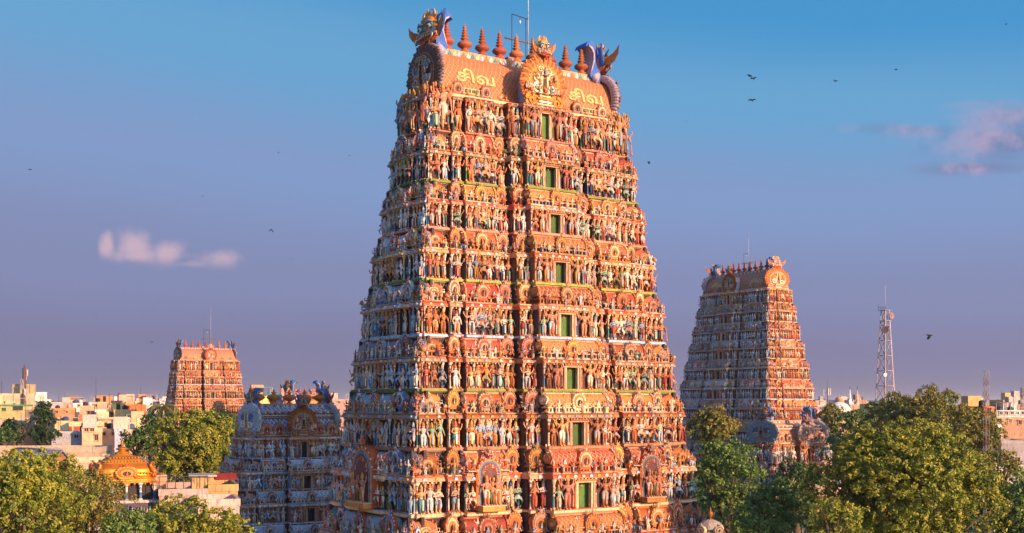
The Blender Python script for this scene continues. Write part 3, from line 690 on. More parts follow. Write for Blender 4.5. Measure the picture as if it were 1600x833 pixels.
            # statues and pilasters
            if vis and figs and not plain:
                fh = wh*1.0
                if kind == 'door':
                    side = (W/2-dw*1.3)
                    for s_ in (-1, 1):
                        T.put('guardian_statue', R.choice(KINDS['guardian']), part, face, uc+s_*(dw*1.3+side*.42), N+.24*k, zf, wh*(1.05 if not lod else 1))
                        T.put('statue', R.choice(SK), part, face, uc+s_*(dw*1.3+side*.80), N+.2*k, zf, wh*.82)
                        T.put('pilaster', R.choice(PILS), part, face, uc+s_*(W/2-.10*k), N+.04*k, zf, (k*1.1, k*1.1, wh))
                        T.put('pilaster', R.choice(PILS), part, face, uc+s_*(dw*1.3+side*.08), N+.04*k, zf, (k*1.0, k*1.0, wh))
                elif arch and kind == 'shala':
                    pass
                else:
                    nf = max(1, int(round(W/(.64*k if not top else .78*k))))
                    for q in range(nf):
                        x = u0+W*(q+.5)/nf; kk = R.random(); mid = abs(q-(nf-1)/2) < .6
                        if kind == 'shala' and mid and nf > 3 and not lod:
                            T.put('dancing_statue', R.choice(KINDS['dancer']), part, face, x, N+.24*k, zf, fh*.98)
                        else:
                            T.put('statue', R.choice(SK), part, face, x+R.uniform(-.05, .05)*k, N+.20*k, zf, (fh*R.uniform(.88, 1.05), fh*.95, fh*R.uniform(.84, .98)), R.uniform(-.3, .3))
                    for q in range(nf+1):
                        if lod and q not in (0, nf): continue
                        if q in (0, nf) or R.random() < .75:
                            x = u0+.09*k+(W-.18*k)*q/nf; T.put('pilaster', R.choice(PILS), part, face, x, N+.03*k, zf, (k*.95, k*.95, wh))
            elif vis and not plain: pass
            if not hara or top or face == 'back': continue
            # shrines of the upper half
            sh = z1-zh+.02*k; n_s = N-back
            cap_d = .62*k
            key = '%s_%s_%d_%.2f_%.2f_%s_%s' % (kind, P, bi % 2, W, sh, id(pl), arch)
            if kind in ('shala', 'door', 'mid', 'panjara', 'kuta') and key not in TPL:
                if kind == 'shala' and arch:
                    TPL[key] = archshrine(W, sh, pl)
                elif kind == 'shala': TPL[key] = shala(W, sh, pl, 0, not lod, cap_d)
                elif kind == 'door': TPL[key] = shala(W*1.02, sh, pl if P != 'blue' else PAL['blue'][1], 1 if P != 'blue' else 2, not lod, cap_d+.15*k)
                elif kind == 'kuta': TPL[key] = kuta(W*.92, sh*1.0, pl, cap_d*.9, not lod)
                else: TPL[key] = panjara(W*1.05, sh*1.05, pl, cap_d*.85, not lod)
            if vis or face != 'back':
                T.put({'shala': 'barrel_shrine', 'door': 'barrel_shrine', 'mid': 'gabled_shrine', 'panjara': 'gabled_shrine', 'kuta': 'domed_shrine'}[kind], key, part, face, uc, n_s, zh, 1)
            if vis:
                # seated gods beside the shrines
                for s_ in (-1, 1):
                    if kind in ('shala', 'kuta') or R.random() < .5:
                        T.put('seated_statue', R.choice(KINDS['seated']+KINDS['lion']) if not lod else R.choice(SK), part, face, (u0 if s_ < 0 else u1)+s_*R.uniform(-.02, .10)*k, n_s+.52*k, zh, sh*R.uniform(.50, .62), R.uniform(-.5, .5))
                    if R.random() < .8:
                        T.put('seated_statue', R.choice(KINDS['seated']) if not lod else R.choice(SK), part, face, uc+s_*W*R.uniform(.30, .46), n_s+.18*k, zh+sh*.42, sh*R.uniform(.46, .56), R.uniform(-.4, .4))
                nx = int(W/.75/k)
                for q in range(nx):
                    if R.random() < (.85 if not lod else .8): T.put('attendant_statue', R.choice(SK), part, face, u0+W*(q+R.uniform(.25, .75))/nx, n_s+.86*k, zh-.04*k, sh*R.uniform(.48, .68), R.uniform(-.6, .6))
                if kind in ('shala', 'door'):
                    for s_ in (-1, 1): T.put('attendant_statue', R.choice(SK), part, face, uc+s_*W*.20, n_s+.45*k, zh+sh*.38, sh*.5, R.uniform(-.5, .5))
                if kind in ('panjara', 'mid'):
                    T.put('statue', R.choice(SK), part, face, uc+R.uniform(-.1, .1), n_s+.10*k, zh+sh*.50, sh*.60, R.uniform(-.3, .3))
        g.append(T.face_geo(join(fg), face))
    T.geo[part] = g
def archshrine(W, H, pl):
    """large arched shrine with a divine couple; the arch stands on the ledge and breaks through the cornice (z=0 is the shrine floor)"""
    roof, trim, ga, gb, gc, ba, bb = pl
    p = [shala(W, H, pl, 1, True, .85)]
    r = W*.32; zb = -2.45; ct = .12
    def arch(q, y0, y1, c, side, foot=zb):
        pts = [(q, foot)]+[(q*cos(t), ct+q*sin(t)) for t in [pi*i/18 for i in range(19)]]+[(-q, foot)]
        return prism(pts, y0, y1, c, side=side)
    p.append(arch(r, -1.10, -.3, ORANGE, CORAL)); p.append(arch(r*.88, -1.14, -1.0, YEL, PEACH)); p.append(arch(r*.80, -1.17, -1.0, (.10, .20, .34), CREAM)); p.append(arch(r*.68, -1.19, -1.0, (.16, .06, .05), CREAM))
    for i in range(19):
        t = pi*i/18; p.append(ball((r*.94*cos(t), -1.13, ct+r*.94*sin(t)), .07, WHITE if i % 2 else CORAL, 5, 3))
    rr = random.Random(5)
    for i in range(9): a = pi*(i+.5)/9; p.append(figure('sit', SKINS[i % 5], CLOTH[i], RED, YEL, 2, R=rr).t((r*.55*cos(a), -1.2, ct-.2+r*.5*sin(a)), .42))
    p.append(box(-r*.85, r*.85, -1.75, -.9, zb-.05, zb+.28, YEL)); p.append(box(-r*.92, r*.92, -1.8, -.9, zb+.28, zb+.36, CREAM))
    for x, c1 in ((-.42*r, WHITE), (.42*r, CREAM)): p.append(figure('stand', PEACH, c1, ORANGE, YEL, 4, R=rr).t((x, -1.45, zb+.36), 2.05))
    p.append(figure('stand', SKINS[4], GREEN, RED, YEL, 2, R=rr).t((0, -1.5, zb+.36), 1.6))
    for s in (-1, 1):
        for q in (0, 1): p.append(figure('sway', SKINS[q], CLOTH[q+3], RED, YEL, 2, R=rr).t((s*(r*1.12+.30*q*r), -.85, .28), 1.0))
        p.append(box(s*r*1.28-r*.3, s*r*1.28+r*.3, -1.1, -.3, .2, .28, CREAM))
        p.append(figure('dance', SKINS[3], CLOTH[5], RED, YEL, 4, R=rr).t((s*r*1.25, -1.0, zb+.1), 1.55)); p.append(figure('stand', SKINS[6], WHITE, RED, YEL, 2, R=rr).t((s*r*1.55, -.85, zb+.1), 1.5))
    p.append(monster(ORANGE, CORAL, False).t((0, -1.1, ct+r*.92), .30))
    return join(p)
def parts_root(self, part):
    if part not in self.parts:
        e = bpy.data.objects.new('storey' if part.startswith('storey') else part, bpy.data.meshes.new(part)); COL.objects.link(e); e.parent = self.root; self.parts[part] = e
    return self.parts[part]
Tower.parts_root = parts_root

def gopuram(T, floors, zeave, zridge, wf, df, pcf, pal='warm', faces=('front', 'left'), bays_f=BAYS_F, bays_s=BAYS_S, nfin=9, fin='finial_red', finh=2.35, finspan=6.2,
            end_key='gable_end', front_key='gable_front', tile=1, letters=False, ledges=(LIME, SKYB), arch_idx=None, slab_idx=None, doorc=(.075, .16, .035), coolface='left', hide=('back',), cap=300, antenna=False, base_z=None, roofc=(.50, .10, .05), ms=1.0, stone=(.30, .24, .20)):
    T.geo = {}; T.doorc = doorc; T.coolface = coolface
    n = len(floors)
    for i, z0 in enumerate(floors):
        z1 = floors[i+1] if i+1 < n else zeave
        top = i == n-1
        T.parts_root('storey%d' % i)
        zm = z0+.3*(z1-z0)
        storey(T, i, z0, z1, wf(zm), df(zm), pcf(zm), pal, bays_f, bays_s, faces, ledges[i % len(ledges)], arch=(i == arch_idx), slab=(i == slab_idx), top=top)
    # stone base
    zb = floors[0]; w, d = wf(zb)+.5, df(zb)+.5; k = (floors[1]-floors[0])/4
    bg = [box(-w, w, -d, d, -.5, zb-.25*k, stone), box(-w-.5, w+.5, -d-.5, d+.5, -.5, 1.2, stone)]
    for face in ('front', 'left', 'right', 'back'):
        hw, hd = (w, d) if face in ('front', 'back') else (d, w)
        nn = int(hw*2/1.6); 
        for q in range(nn+1): x = -hw+2*hw*q/nn; bg.append(box(x-.18, x+.18, -(hd+.16), -(hd-.1), 1.2, zb-.9*k, tuple(np.array(stone)*1.15)).t(rz=FACE[face]))
        bg.append(sweepx([(-hd, zb-.9*k), (-(hd+.5), zb-.9*k), (-(hd+.55), zb-.75*k), (-(hd+.2), zb-.5*k), (-hd, zb-.5*k)], -hw, hw, tuple(np.array(stone)*1.2)).t(rz=FACE[face]))
    obj('stone_base', join(bg), T.root)
    # roof
    zt = zeave; w, d = wf(zt), df(zt); hr = zridge-zeave; roof = T.parts_root('roof')
    er = d*.92; L = w*.93
    prof = [(-er*1.12, zt), (-er*1.16, zt+.05*hr), (-er*1.02, zt+.10*hr), (-er*1.0, zt+.22*hr), (-er*.97, zt+.36*hr), (-er*.88, zt+.54*hr), (-er*.72, zt+.70*hr), (-er*.50, zt+.84*hr), (-er*.24, zt+.94*hr), (-.2*er, zridge)]
    prof = prof+[(-y, z) for y, z in prof[::-1]]
    m = len(prof); cols = []
    for i in range(m): cols.append(CREAM if i in (0, 1, m-2, m-3, m-1) else roofc)
    rg = sweepx(prof, -L, L, roofc, cols=cols, M=tile)
    g = [rg]
    # eave, mouldings
    hf = hr/4.0
    for (o1, a, b, c) in ((.42, -.02, .05, CREAM), (.30, .05, .10, CORAL if pal == 'warm' else SKYB)):
        g.append(box(-w*.97, w*.97, -(er+o1*hf), er+o1*hf, zt+a*hr, zt+b*hr, c))
    # ridge strip with flower blocks
    g.append(box(-L*1.0, L*1.0, -.22*er, .22*er, zridge-.14*hr, zridge+.06*hr, PINK)); nb = int(2*L/(.42*hf)) if hf > .4 else int(2*L/.5)
    for q in range(nb):
        x = -L+2*L*(q+.5)/nb; c = [CREAM, SKYB, CORAL, WHITE, TEAL][q % 5]
        for s in (-1, 1): g.append(prism([(x-.15*hf, zridge-.10*hr), (x+.15*hf, zridge-.10*hr), (x+.17*hf, zridge-.03*hr), (x, zridge+.04*hr), (x-.17*hf, zridge-.03*hr)], -.22*er-.06, -.22*er, c).t((0, 0, 0), (1, s, 1)))
    g.append(box(-L*1.02, L*1.02, -.30*er, .30*er, zridge-.19*hr, zridge-.14*hr, SKYB))
    if pal in ('blue', 'rose'):
        for (a, q, c) in ((.60, .94, PINK), (.66, .90, WHITE), (.72, .84, CORAL), (.80, .72, CREAM), (.16, 1.02, PINK), (.11, 1.05, WHITE)):
            g.append(box(-L*.99, L*.99, -er*q-.05, er*q+.05, zt+a*hr, zt+(a+.035)*hr, c))
        for q in range(34):
            x = -L+2*L*(q+.5)/34
            for s in (-1, 1): g.append(box(x-.07, x+.07, s*er*.86-.1, s*er*.86+.1, zt+.74*hr, zt+.80*hr, [WHITE, CORAL, SKYB][q % 3])); g.append(prism(horseshoe(6, .10, 0, -20, 0), -.08, .1, [WHITE, ORANGE][q % 2]).t((x, -er*1.1, zt+.09*hr)).t(rz=0 if s < 0 else pi))
    T.geo['roof'] = [join(g)]
    ends = []
    for f, s in (('left', -1), ('right', 1)):
        R_ = er*1.22
        T.put('end_gable', end_key if not (f == 'right' and end_key == 'gable_end' and coolface == 'front') else 'gable_fire', 'roof', f, 0, L+.12*hf, zt+.50*hr, (R_, 1.0*hf+.2, hr*.56))
        T.put('lion_mask', 'monster_end', 'roof', f, 0, L-.35*ms, zridge-.03*hr, (ms*1.6, ms*.72, ms*.98))
        nq = 9
        if not T.lod:
            for q in range(14):
                a = T.R.uniform(0, 2*pi); rr = T.R.uniform(.25, .8); T.put('seated_statue', T.R.choice(KINDS['seated']+KINDS['dancer']), 'roof', f, er*rr*cos(a)*.8, L+.45*hf, zt+hr*(.40+.42*rr*sin(a)), .75*hf*T.R.uniform(.8, 1.2))
    # front gable
    pc = pcf(zt); N = d+pc*1.0
    for f in ('front', 'back'):
        mb = sweepx([(-1.0*hf*1.15, zt), (-1.2*hf, zt+.3*hr), (-.9*hf, zt+.6*hr), (-.3*hf, zt+.76*hr), (.3*hf, zt+.76*hr), (.9*hf, zt+.6*hr), (1.2*hf, zt+.3*hr), (1.0*hf*1.15, zt)], .3, N, SKYB if pal != 'rose' else PINK, M=0)
        T.geo['roof'].append(mb.t(rz=-pi/2).t(rz=FACE[f]))
        T.put('front_gable', front_key, 'roof', f, 0, N+.1*hf, zt+.42*hr, (hf*2.0, hf*.9, hr*.50))
        T.put('lion_mask', 'monster_front' if pal == 'warm' else 'monster_end', 'roof', f, 0, N-.1*hf, zt+.86*hr, .74*hf)
        if not T.lod:
            for (gx, gz, gs) in ((-1.5, -.42, .8), (1.5, -.42, .8), (-1.15, -.5, .7), (1.15, -.5, .7), (0, -.5, 1.0), (-.55, -.48, .9), (.55, -.48, .9), (0, .25, .9), (-.9, .1, .7), (.9, .1, .7), (-.5, -.1, .6), (.5, -.1, .6)):
                T.put('seated_statue', T.R.choice(KINDS['seated']+KINDS['dancer'][:3]), 'roof', f, gx*hf, N+.45*hf, zt+.42*hr+gz*hr*.5, gs*hf)
        # small gables along the eave
        for u in (-.82, -.52, .52, .82):
            kk = 'eg_%s' % pal
            if kk not in TPL: TPL[kk] = gable(*( (CORAL, CREAM, SKYB) if pal != 'blue' else (CORAL, PINK, WHITE)))
            T.put('dormer_gable', kk, 'roof', f, u*L, er*1.14, zt+.04*hr, ((.95*hf, .9*hf, 1.05*hf) if pal == 'warm' else (1.5*hf, 1.3*hf, 1.6*hf)))
        if T.lod == 0:
            for u in (-.67, .67): 
                bb = balus(L*.26, .25*hf, .42*hf, CREAM, GREEN, .16).t((u*L, -er*1.0, zt+.10*hr)); T.geo['roof'].append(bb.t(rz=FACE[f]))
            for u in [-.95, -.72, -.62, -.36, -.3, .3, .36, .62, .72, .95]:
                T.put('seated_statue', T.R.choice(KINDS['seated']), 'roof', f, u*L, er*1.12+.1, zt+.06*hr, .62*hf)
    if letters:
        for u in (-.60, .66):
            try:
                me = text_mesh('சிவ', 1.25*hf*1.15, .05); me.materials.clear(); me.materials.append(letter_mat())
                o = bpy.data.objects.new('lettering', me); COL.objects.link(o); o.parent = roof
                o.matrix_local = TR(u*L, -er*1.0, zt+.34*hr) @ Matrix.Rotation(radians(72), 4, 'X') @ SC(1.25, .95, 1)
            except Exception as ex: print('text', ex)
    for i in range(nfin):
        x = -finspan+2*finspan*i/(nfin-1); T.put('finial', fin, 'roof', 'front', x, 0, zridge+.05*hr, (finh*1.08, finh*1.08, finh))
    if antenna:
        a = []; c = (.30, .24, .22); r = .035
        pole = [(1.1, .0, zridge), (1.1, 0, zridge+7.2)]
        a.append(tube(pole, .04, 5, (.45, .42, .42))); a.append(tube([(1.1, 0, zridge+7.2), (1.1, 0, zridge+9)], .02, 4, (.45, .42, .42)))
        for x in (-.35, .95): a.append(tube([(x, .1, zridge), (x, .1, zridge+4.0-.15*(x > 0))], r, 4, DARK))
        a.append(tube([(-.35, .1, zridge+4.0), (1.1, .1, zridge+3.85)], r, 4, DARK)); a.append(tube([(.4, .1, zridge+3.93), (.4, .1, zridge+3.6)], .02, 4, DARK)); a.append(ball((.4, .1, zridge+3.5), (.09, .09, .14), WHITE, 6, 4))
        a.append(tube([(-1.0, .1, zridge+2.05), (2.4, .1, zridge+2.0)], .06, 5, BROWN)); a.append(box(-.9, -.3, -.2, .4, zridge, zridge+.55, (.35, .2, .16))); a.append(box(.75, 1.3, -.2, .4, zridge, zridge+.6, (.33, .22, .2)))
        o = obj('lightning_mast', join(a), roof)
    # corner guardians of the top storey
    if not T.lod:
        for f, us in (('front', (-.93, .93)), ('left', (-.8, .8, 0)), ('right', (-.8, .8, 0))):
            for u in us:
                hw, hd = (w, d) if f in ('front', 'back') else (d, w)
                T.put('corner_guardian', T.R.choice(KINDS['guardian']+KINDS['dancer']), 'storey%d' % (n-1), f, u*hw, hd+.42*hf, zt-.82*(zt-floors[-1]), (3.0*hf, 3.0*hf, 3.1*hf), T.R.uniform(-.3, .3))
    for pt, gs in T.geo.items():
        o = T.parts_root(pt); me = to_mesh(join(gs), pt); o.data = me
    T.cap = cap; T.finish(hide)
    return T
# ------------------------------------------------------------------ the temple towers
TH = radians(33)
def lin(z0, v0, z1, v1): return lambda z: v0+(v1-v0)*(z-z0)/(z1-z0)
MAIN = Tower('temple_tower', 'giant temple tower crowded with painted statues, tallest and nearest, filling the middle', 'temple tower', .34, 92, TH, 3)
fl = [CAMZ+q for q in (-12.3, -7.55, -3.1, .95, 4.75, 8.7, 12.4, 15.85, 19.6)]
gopuram(MAIN, fl, CAMZ+22.35, CAMZ+26.15, lin(12.6, 12.45, 39.7, 8.95), lin(12.6, 6.6, 39.7, 2.55), lin(12.6, 2.4, 39.7, 1.5),
        faces=('front', 'left', 'right'), letters=True, arch_idx=1, slab_idx=0, ledges=(SKYB, CREAM, PEACH, LIME, SKYB, LIME, PEACH, LIME, PEACH), antenna=True, hide=('back',), ms=1.12)
def rest_of_towers():
    # south tower, right background : long side in shade, gable end in the sun
    T = Tower('temple_tower', 'tall temple tower right of the giant one, long side in shade and sunlit end', 'temple tower', 46.5, 238, TH-pi/2, 7, lod=1)
    fl = [CAMZ+q for q in (-12.3, -7.55, -3.1, .95, 4.75, 8.7, 12.4, 15.85, 19.6)]
    gopuram(T, fl, CAMZ+22.35, CAMZ+26.15, lin(12.6, 13.9, 39.7, 9.9), lin(12.6, 7.5, 39.7, 3.15), lin(12.6, 2.2, 39.7, 1.4),
            faces=('front', 'right'), letters=True, coolface='front', ledges=(SKYB, CREAM, PEACH, SKYB, PINK, CREAM), antenna=True, hide=('back', 'left'), roofc=(.40, .15, .10), doorc=(.05, .04, .05))
    # east tower, left background
    T = Tower('temple_tower', 'small-looking temple tower at far left behind the round green tree and palm', 'temple tower', -64.6, 251, TH, 8, lod=1)
    fl = [9.5, 12.55, 15.4, 18.1, 21.2, 24.1, 27.0]
    gopuram(T, fl, 29.3, 31.75, lin(12, 8.2, 29, 6.35), lin(12, 4.4, 29, 2.3), lin(12, 1.6, 29, 1.0), bays_f=BAYS_L,
            faces=('front', 'left'), coolface='left', ledges=(PEACH, CREAM, SKYB), roofc=(.55, .20, .10), antenna=True, nfin=7, finspan=4.3, finh=1.75, ms=.72, doorc=(.06, .05, .04))
    # blue inner tower
    T = Tower('inner_temple_tower', 'low blue and pink painted temple tower with brass finials left of the giant tower', 'temple tower', -22.3, 119.2, TH, 9)
    gopuram(T, [5.5, 8.6, 11.75, 14.75], 16.9, 19.9, lin(9, 6.9, 16, 4.75), lin(9, 4.4, 16, 2.7), lin(9, 1.2, 16, .9), pal='blue', bays_f=BAYS_F3,
            faces=('front', 'left', 'right'), coolface='left', ledges=(PINK, SKYB), nfin=5, fin='finial_gold', finspan=3.3, finh=1.55, ms=.68, end_key='gable_blue', front_key='gable_fire', tile=2, roofc=(.10, .22, .50), doorc=(.03, .03, .04), cap=260)
    # second small tower behind it (only its roof ridge shows)
    T = Tower('inner_temple_tower', 'small temple tower roof with yellow gable and blue crest behind the blue tower', 'temple tower', -31.3, 180, TH, 10, lod=1)
    gopuram(T, [6.0, 9.5, 12.8, 16.0], 18.2, 21.2, lin(9, 5.6, 17, 3.6), lin(9, 4, 17, 2.4), lin(9, 1.0, 17, .8), pal='rose', bays_f=BAYS_F3,
            faces=('front', 'left'), coolface='left', ledges=(SKYB, PINK), nfin=5, fin='finial_red', finspan=1.6, finh=1.3, ms=.95, end_key='gable_fire', front_key='gable_fire', tile=2, roofc=(.2, .25, .4), cap=80)
    # pink inner tower at right
    T = Tower('inner_temple_tower', 'low pink temple tower with white-plumed gable among trees at right', 'temple tower', 36.6, 158, TH, 12)
    gopuram(T, [6.2, 9.4, 12.4], 14.95, 17.75, lin(9, 6.1, 15, 4.95), lin(9, 3.3, 15, 2.4), lin(9, 1.2, 15, .9), pal='rose', bays_f=BAYS_F3,
            faces=('front', 'left', 'right'), coolface='left', ledges=(PINK, SKYB), nfin=0 or 3, fin='finial_gold', finspan=1.0, finh=.6, ms=.75, end_key='gable_blue', front_key='gable_rose', tile=0, roofc=(.62, .24, .15), doorc=(.04, .03, .03), cap=200)
rest_of_towers()

# ------------------------------------------------------------------ gilded vimana
def vimana():
    c = PX(191, 750, 90); r = empty('gilded_shrine', (c.x, c.y, 0), TH-.12); tag(r, 'shrine with gilded dome roof and white sculpted walls behind left trees', 'shrine')
    GO = (.74, .27, .035); GD = (.56, .13, .02); z = 0; R = random.Random(4); Z0 = CAMZ+(HZ-757)/F_PX*87; g = []
    # square domical roof : stepped curved profile with bulging sides
    prof = [(2.62, 0), (2.72, .12), (2.5, .22), (2.46, .42), (2.62, .5), (2.5, .62), (2.28, .8), (2.42, 1.05), (2.3, 1.45), (1.95, 1.95), (1.9, 2.02), (1.5, 2.3), (1.45, 2.36), (1.0, 2.62), (.55, 2.86), (.5, 2.95)]
    # superellipse plan for softened corners
    n = 40; V = []; L = []; Cc = []
    for rr, zz in prof:
        for j in range(n):
            t = 2*pi*j/n; q = (abs(cos(t))**6+abs(sin(t))**6)**(-1/6); V.append((rr*q*cos(t), rr*q*sin(t)*.95, z+zz))
    for i in range(len(prof)-1):
        for j in range(n):
            k = (j+1) % n; L += [i*n+j, i*n+k, (i+1)*n+k, (i+1)*n+j]; Cc.append(GO if i % 4 else GD)
    N = [4]*len(Cc); L += list(range((len(prof)-1)*n, len(prof)*n)); N.append(n); Cc.append(GO)
    g.append(G(V, L, N, np.array(Cc), 3, 1))
    for i in range(48):   # drip fringe under the eave
        for f in range(4):
            x = -2.6+5.2*(i % 12+.5)/12; 
            if i < 12: g.append(lathe([(.02, -.28), (.09, -.12), (.11, 0)], 5, GO).mat(3).t((x, -2.55*.95-.04, z+.02)).t(rz=f*pi/2))
    for zz, rr, q, s in ((2.15, 1.74, 13, .10), (2.5, 1.25, 10, .09), (.98, 2.42, 18, .08)):
        for f in range(4):
            for i in range(q): g.append(ball((-rr+2*rr*(i+.5)/q, -rr*.97, z+zz), (.75*rr/q, s, s), GO, 5, 3).mat(3).t(rz=f*pi/2))
    obj('dome_roof', join(g), r)
    gg = gable(GO, GD, GO, True, .25).mat(3)
    for f in range(4): obj('roof_gable', gg.t((0, -2.5, z+.45), (1.8, 1.5, 1.25)).t(rz=f*pi/2), r)
    for f in range(4):   # corner lions
        l = join([lion(GO, GO).t((0, 0, 0), 1.1), tube([(0, -.2, .6), (0, .1, 1.2), (0, -.1, 1.5), (0, -.35, 1.45)], [.2, .16, .1, .03], 6, GO)]).mat(3)
        obj('corner_lion', l.t((0, -2.95, z+.6), 1, 0).t(rz=f*pi/2+pi/4), r)
    obj('finial', join([lathe([(.62, 0), (.66, .1), (.35, .2), (.30, .3), (.52, .42), (.55, .5), (.3, .6), (.12, .7), (.1, .78), (.2, .88), (.2, .95), (.06, 1.06), (.1, 1.14), (.02, 1.4)], 10, GO)]).mat(3).t((0, 0, z+2.9), 1), r)
    for ch in r.children: ch.location.z = Z0; ch.scale = (.88, .88, .74)
    z = Z0
    # drum of white and blue columns with openings, then sculpted wall
    b = [box(-1.9, 1.9, -1.8, 1.8, z-1.3, z+.05, DARK), box(-2.6, 2.6, -2.5, 2.5, z-1.45, z-1.25, (.6, .55, .55)), box(-2.5, 2.5, -2.4, 2.4, -.2, z-1.45, (.10, .08, .09)), box(-3.1, 3.1, -3, 3, -.2, z-5, (.45, .38, .35))]
    for zz in (z-3.3, z-5.0): b.append(box(-2.95, 2.95, -2.85, 2.85, zz, zz+.22, (.6, .52, .52)))
    obj('shrine_wall', join(b), r)
    for f in range(4):
        for i in range(5):
            x = -2+i; o = obj('column', tmesh(PILS[7 if i % 2 else 3]), r, RZ(f*pi/2) @ TR(x, -2.15, z-1.25) @ SC(1.5, 1.5, 1.28))
        for zz in (z-3.08, z-4.78):
            for i in range(8):
                x = -2.6+5.2*(i+.5)/8; k = R.choice(KINDS['cool']+KINDS['standing'][:6]); obj('statue', tmesh(k), r, RZ(f*pi/2) @ TR(x, -2.65, zz) @ SC(1.5, 1.4, R.uniform(1.3, 1.55)))
vimana()
# little domed turret right of the giant tower's foot
def turret():
    c = PX(1110, 812, 84); r = empty('domed_turret', (c.x, c.y, 0), TH); tag(r, 'small cream domed turret with ringed finial at the giant tower\'s right foot', 'turret')
    z = 10.9; ca = (.50, .42, .33)
    obj('dome', lathe([(.75, 0), (.80, .08), (.70, .15), (.86, .35), (.84, .6), (.62, .82), (.32, .95), (.15, 1.0)], 10, ca, cols=[CREAM, CREAM, TEAL, ca, ca, ca, CREAM], sm=0).t((0, 0, z)), r)
    obj('finial', tmesh('finial_gold'), r, TR(0, 0, z+.98) @ SC(.42, .42, .95))
    obj('turret_body', join([box(-.95, .95, -.95, .95, -.2, z-.2, (.45, .30, .22)), box(-1.1, 1.1, -1.1, 1.1, z-.2, z, CREAM), box(-1.1, 1.1, -1.1, 1.1, z-1.5, z-1.35, CREAM)]), r)
    for s in (0, 1, 2, 3): obj('gable', join([gable(CREAM, TEAL, PINK, True, .2)]).t((0, -.85, z), (.8, .8, .6)).t(rz=s*pi/2), r)
    for s in range(4): obj('statue', tmesh(KINDS['standing'][s]), r, RZ(s*pi/2) @ TR(.0, -1.05, z-1.35) @ SC(1.1, 1.1, 1.1))
turret()

# ------------------------------------------------------------------ ground
def flat_mat(name, c1, c2, sc, rough=.9):
    m, N, L, b = nodes_mat(name); tc = N.new('ShaderNodeTexCoord'); n = N.new('ShaderNodeTexNoise'); n.inputs['Scale'].default_value = sc; n.inputs['Detail'].default_value = 8
    L.new(tc.outputs['Object'], n.inputs[0]); r = N.new('ShaderNodeValToRGB'); r.color_ramp.elements[0].position = .38; r.color_ramp.elements[0].color = (*c1, 1); r.color_ramp.elements[1].position = .62; r.color_ramp.elements[1].color = (*c2, 1)
    L.new(n.outputs[0], r.inputs[0]); L.new(r.outputs[0], b.inputs['Base Color']); b.inputs['Roughness'].default_value = rough; return m
g = G([(-9000, -300, 0), (9000, -300, 0), (9000, 14000, 0), (-9000, 14000, 0)], [0, 1, 2, 3], [4], (.1, .1, .1))
o = obj('ground', g, mats=[flat_mat('dusty_ground', (.05, .06, .035), (.17, .13, .10), .03)]); tag(o, kind='structure')
def hills():
    R = random.Random(3); V = []; n = 160
    x0, x1 = -2200, 2300; h = 0
    for i in range(n+1):
        x = x0+(x1-x0)*i/n; h = 12+4*sin(i*.37)+4*sin(i*.13+1)+R.uniform(-3, 3)+(7 if -950 < x < -600 else 0)
        V += [(x, 2500, 0), (x, 2600, h+8), (x, 2900, h+12), (x, 3200, 0)]
    L = []; 
    for i in range(n):
        for j in range(3): a = i*4+j; L += [a, a+4, a+5, a+1]
    o = obj('hills', G(V, L, [4]*(3*n), (.1, .1, .1)), mats=[flat_mat('wooded_ridge', (.035, .05, .045), (.07, .085, .07), .02)]); tag(o, kind='structure')
hills()

# ------------------------------------------------------------------ trees
def leafcloud(R, lobes, per, leaf, tones, tip, aspect=.5, ncl=22, clr=.5):
    """lobes: (n,4) centre+radius. tufts on lobe surfaces, each tuft a spray of small leaf faces"""
    C0 = []; 
    for (x, y, z, r) in lobes:
        n = max(4, int(per*1.5*r*r)); v = R.normal(size=(n, 3)); v /= np.linalg.norm(v, axis=1)[:, None]; v[:, 2] = np.where(v[:, 2] < -.35, -v[:, 2], v[:, 2])
        C0.append(np.concatenate([np.array([x, y, z])+v*r*R.uniform(.72, 1.08, (n, 1)), v], 1))
    C0 = np.concatenate(C0); n = len(C0); tr = clr*R.uniform(.6, 1.25, n)
    d = R.normal(size=(n, ncl, 3)); d /= np.linalg.norm(d, axis=2)[:, :, None]; out = C0[:, None, 3:]+np.array([0, 0, .35]); d = d+out*.8; d /= np.linalg.norm(d, axis=2)[:, :, None]
    rad = R.uniform(.35, 1.0, (n, ncl, 1)); P = C0[:, None, :3]+d*rad*tr[:, None, None]; P = P.reshape(-1, 3); d = d.reshape(-1, 3)
    m = len(P); nn = d+R.normal(size=(m, 3))*.55; nn /= np.linalg.norm(nn, axis=1)[:, None]
    a = np.cross(nn, R.normal(size=(m, 3))); a /= np.linalg.norm(a, axis=1)[:, None]+1e-9; b = np.cross(nn, a)
    s = leaf*R.uniform(.6, 1.25, (m, 1)); bend = nn*s*.25
    V = np.stack([P-a*s, P-b*s*aspect+bend*.3, P+a*s-bend, P+b*s*aspect+bend*.3], 1).reshape(-1, 3)
    L = np.arange(4*m); N = np.full(m, 4)
    m1 = int(m)
    base = np.array(tones)[R.integers(0, len(tones), n)]; base = np.repeat(base, ncl, 0)
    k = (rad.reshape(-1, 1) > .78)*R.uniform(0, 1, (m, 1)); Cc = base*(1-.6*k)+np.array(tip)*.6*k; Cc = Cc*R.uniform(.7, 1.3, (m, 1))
    g = G.__new__(G); g.V = V; g.L = L; g.N = N; g.C = Cc; g.M = np.zeros(m, int); g.S = np.ones(m, int); return g
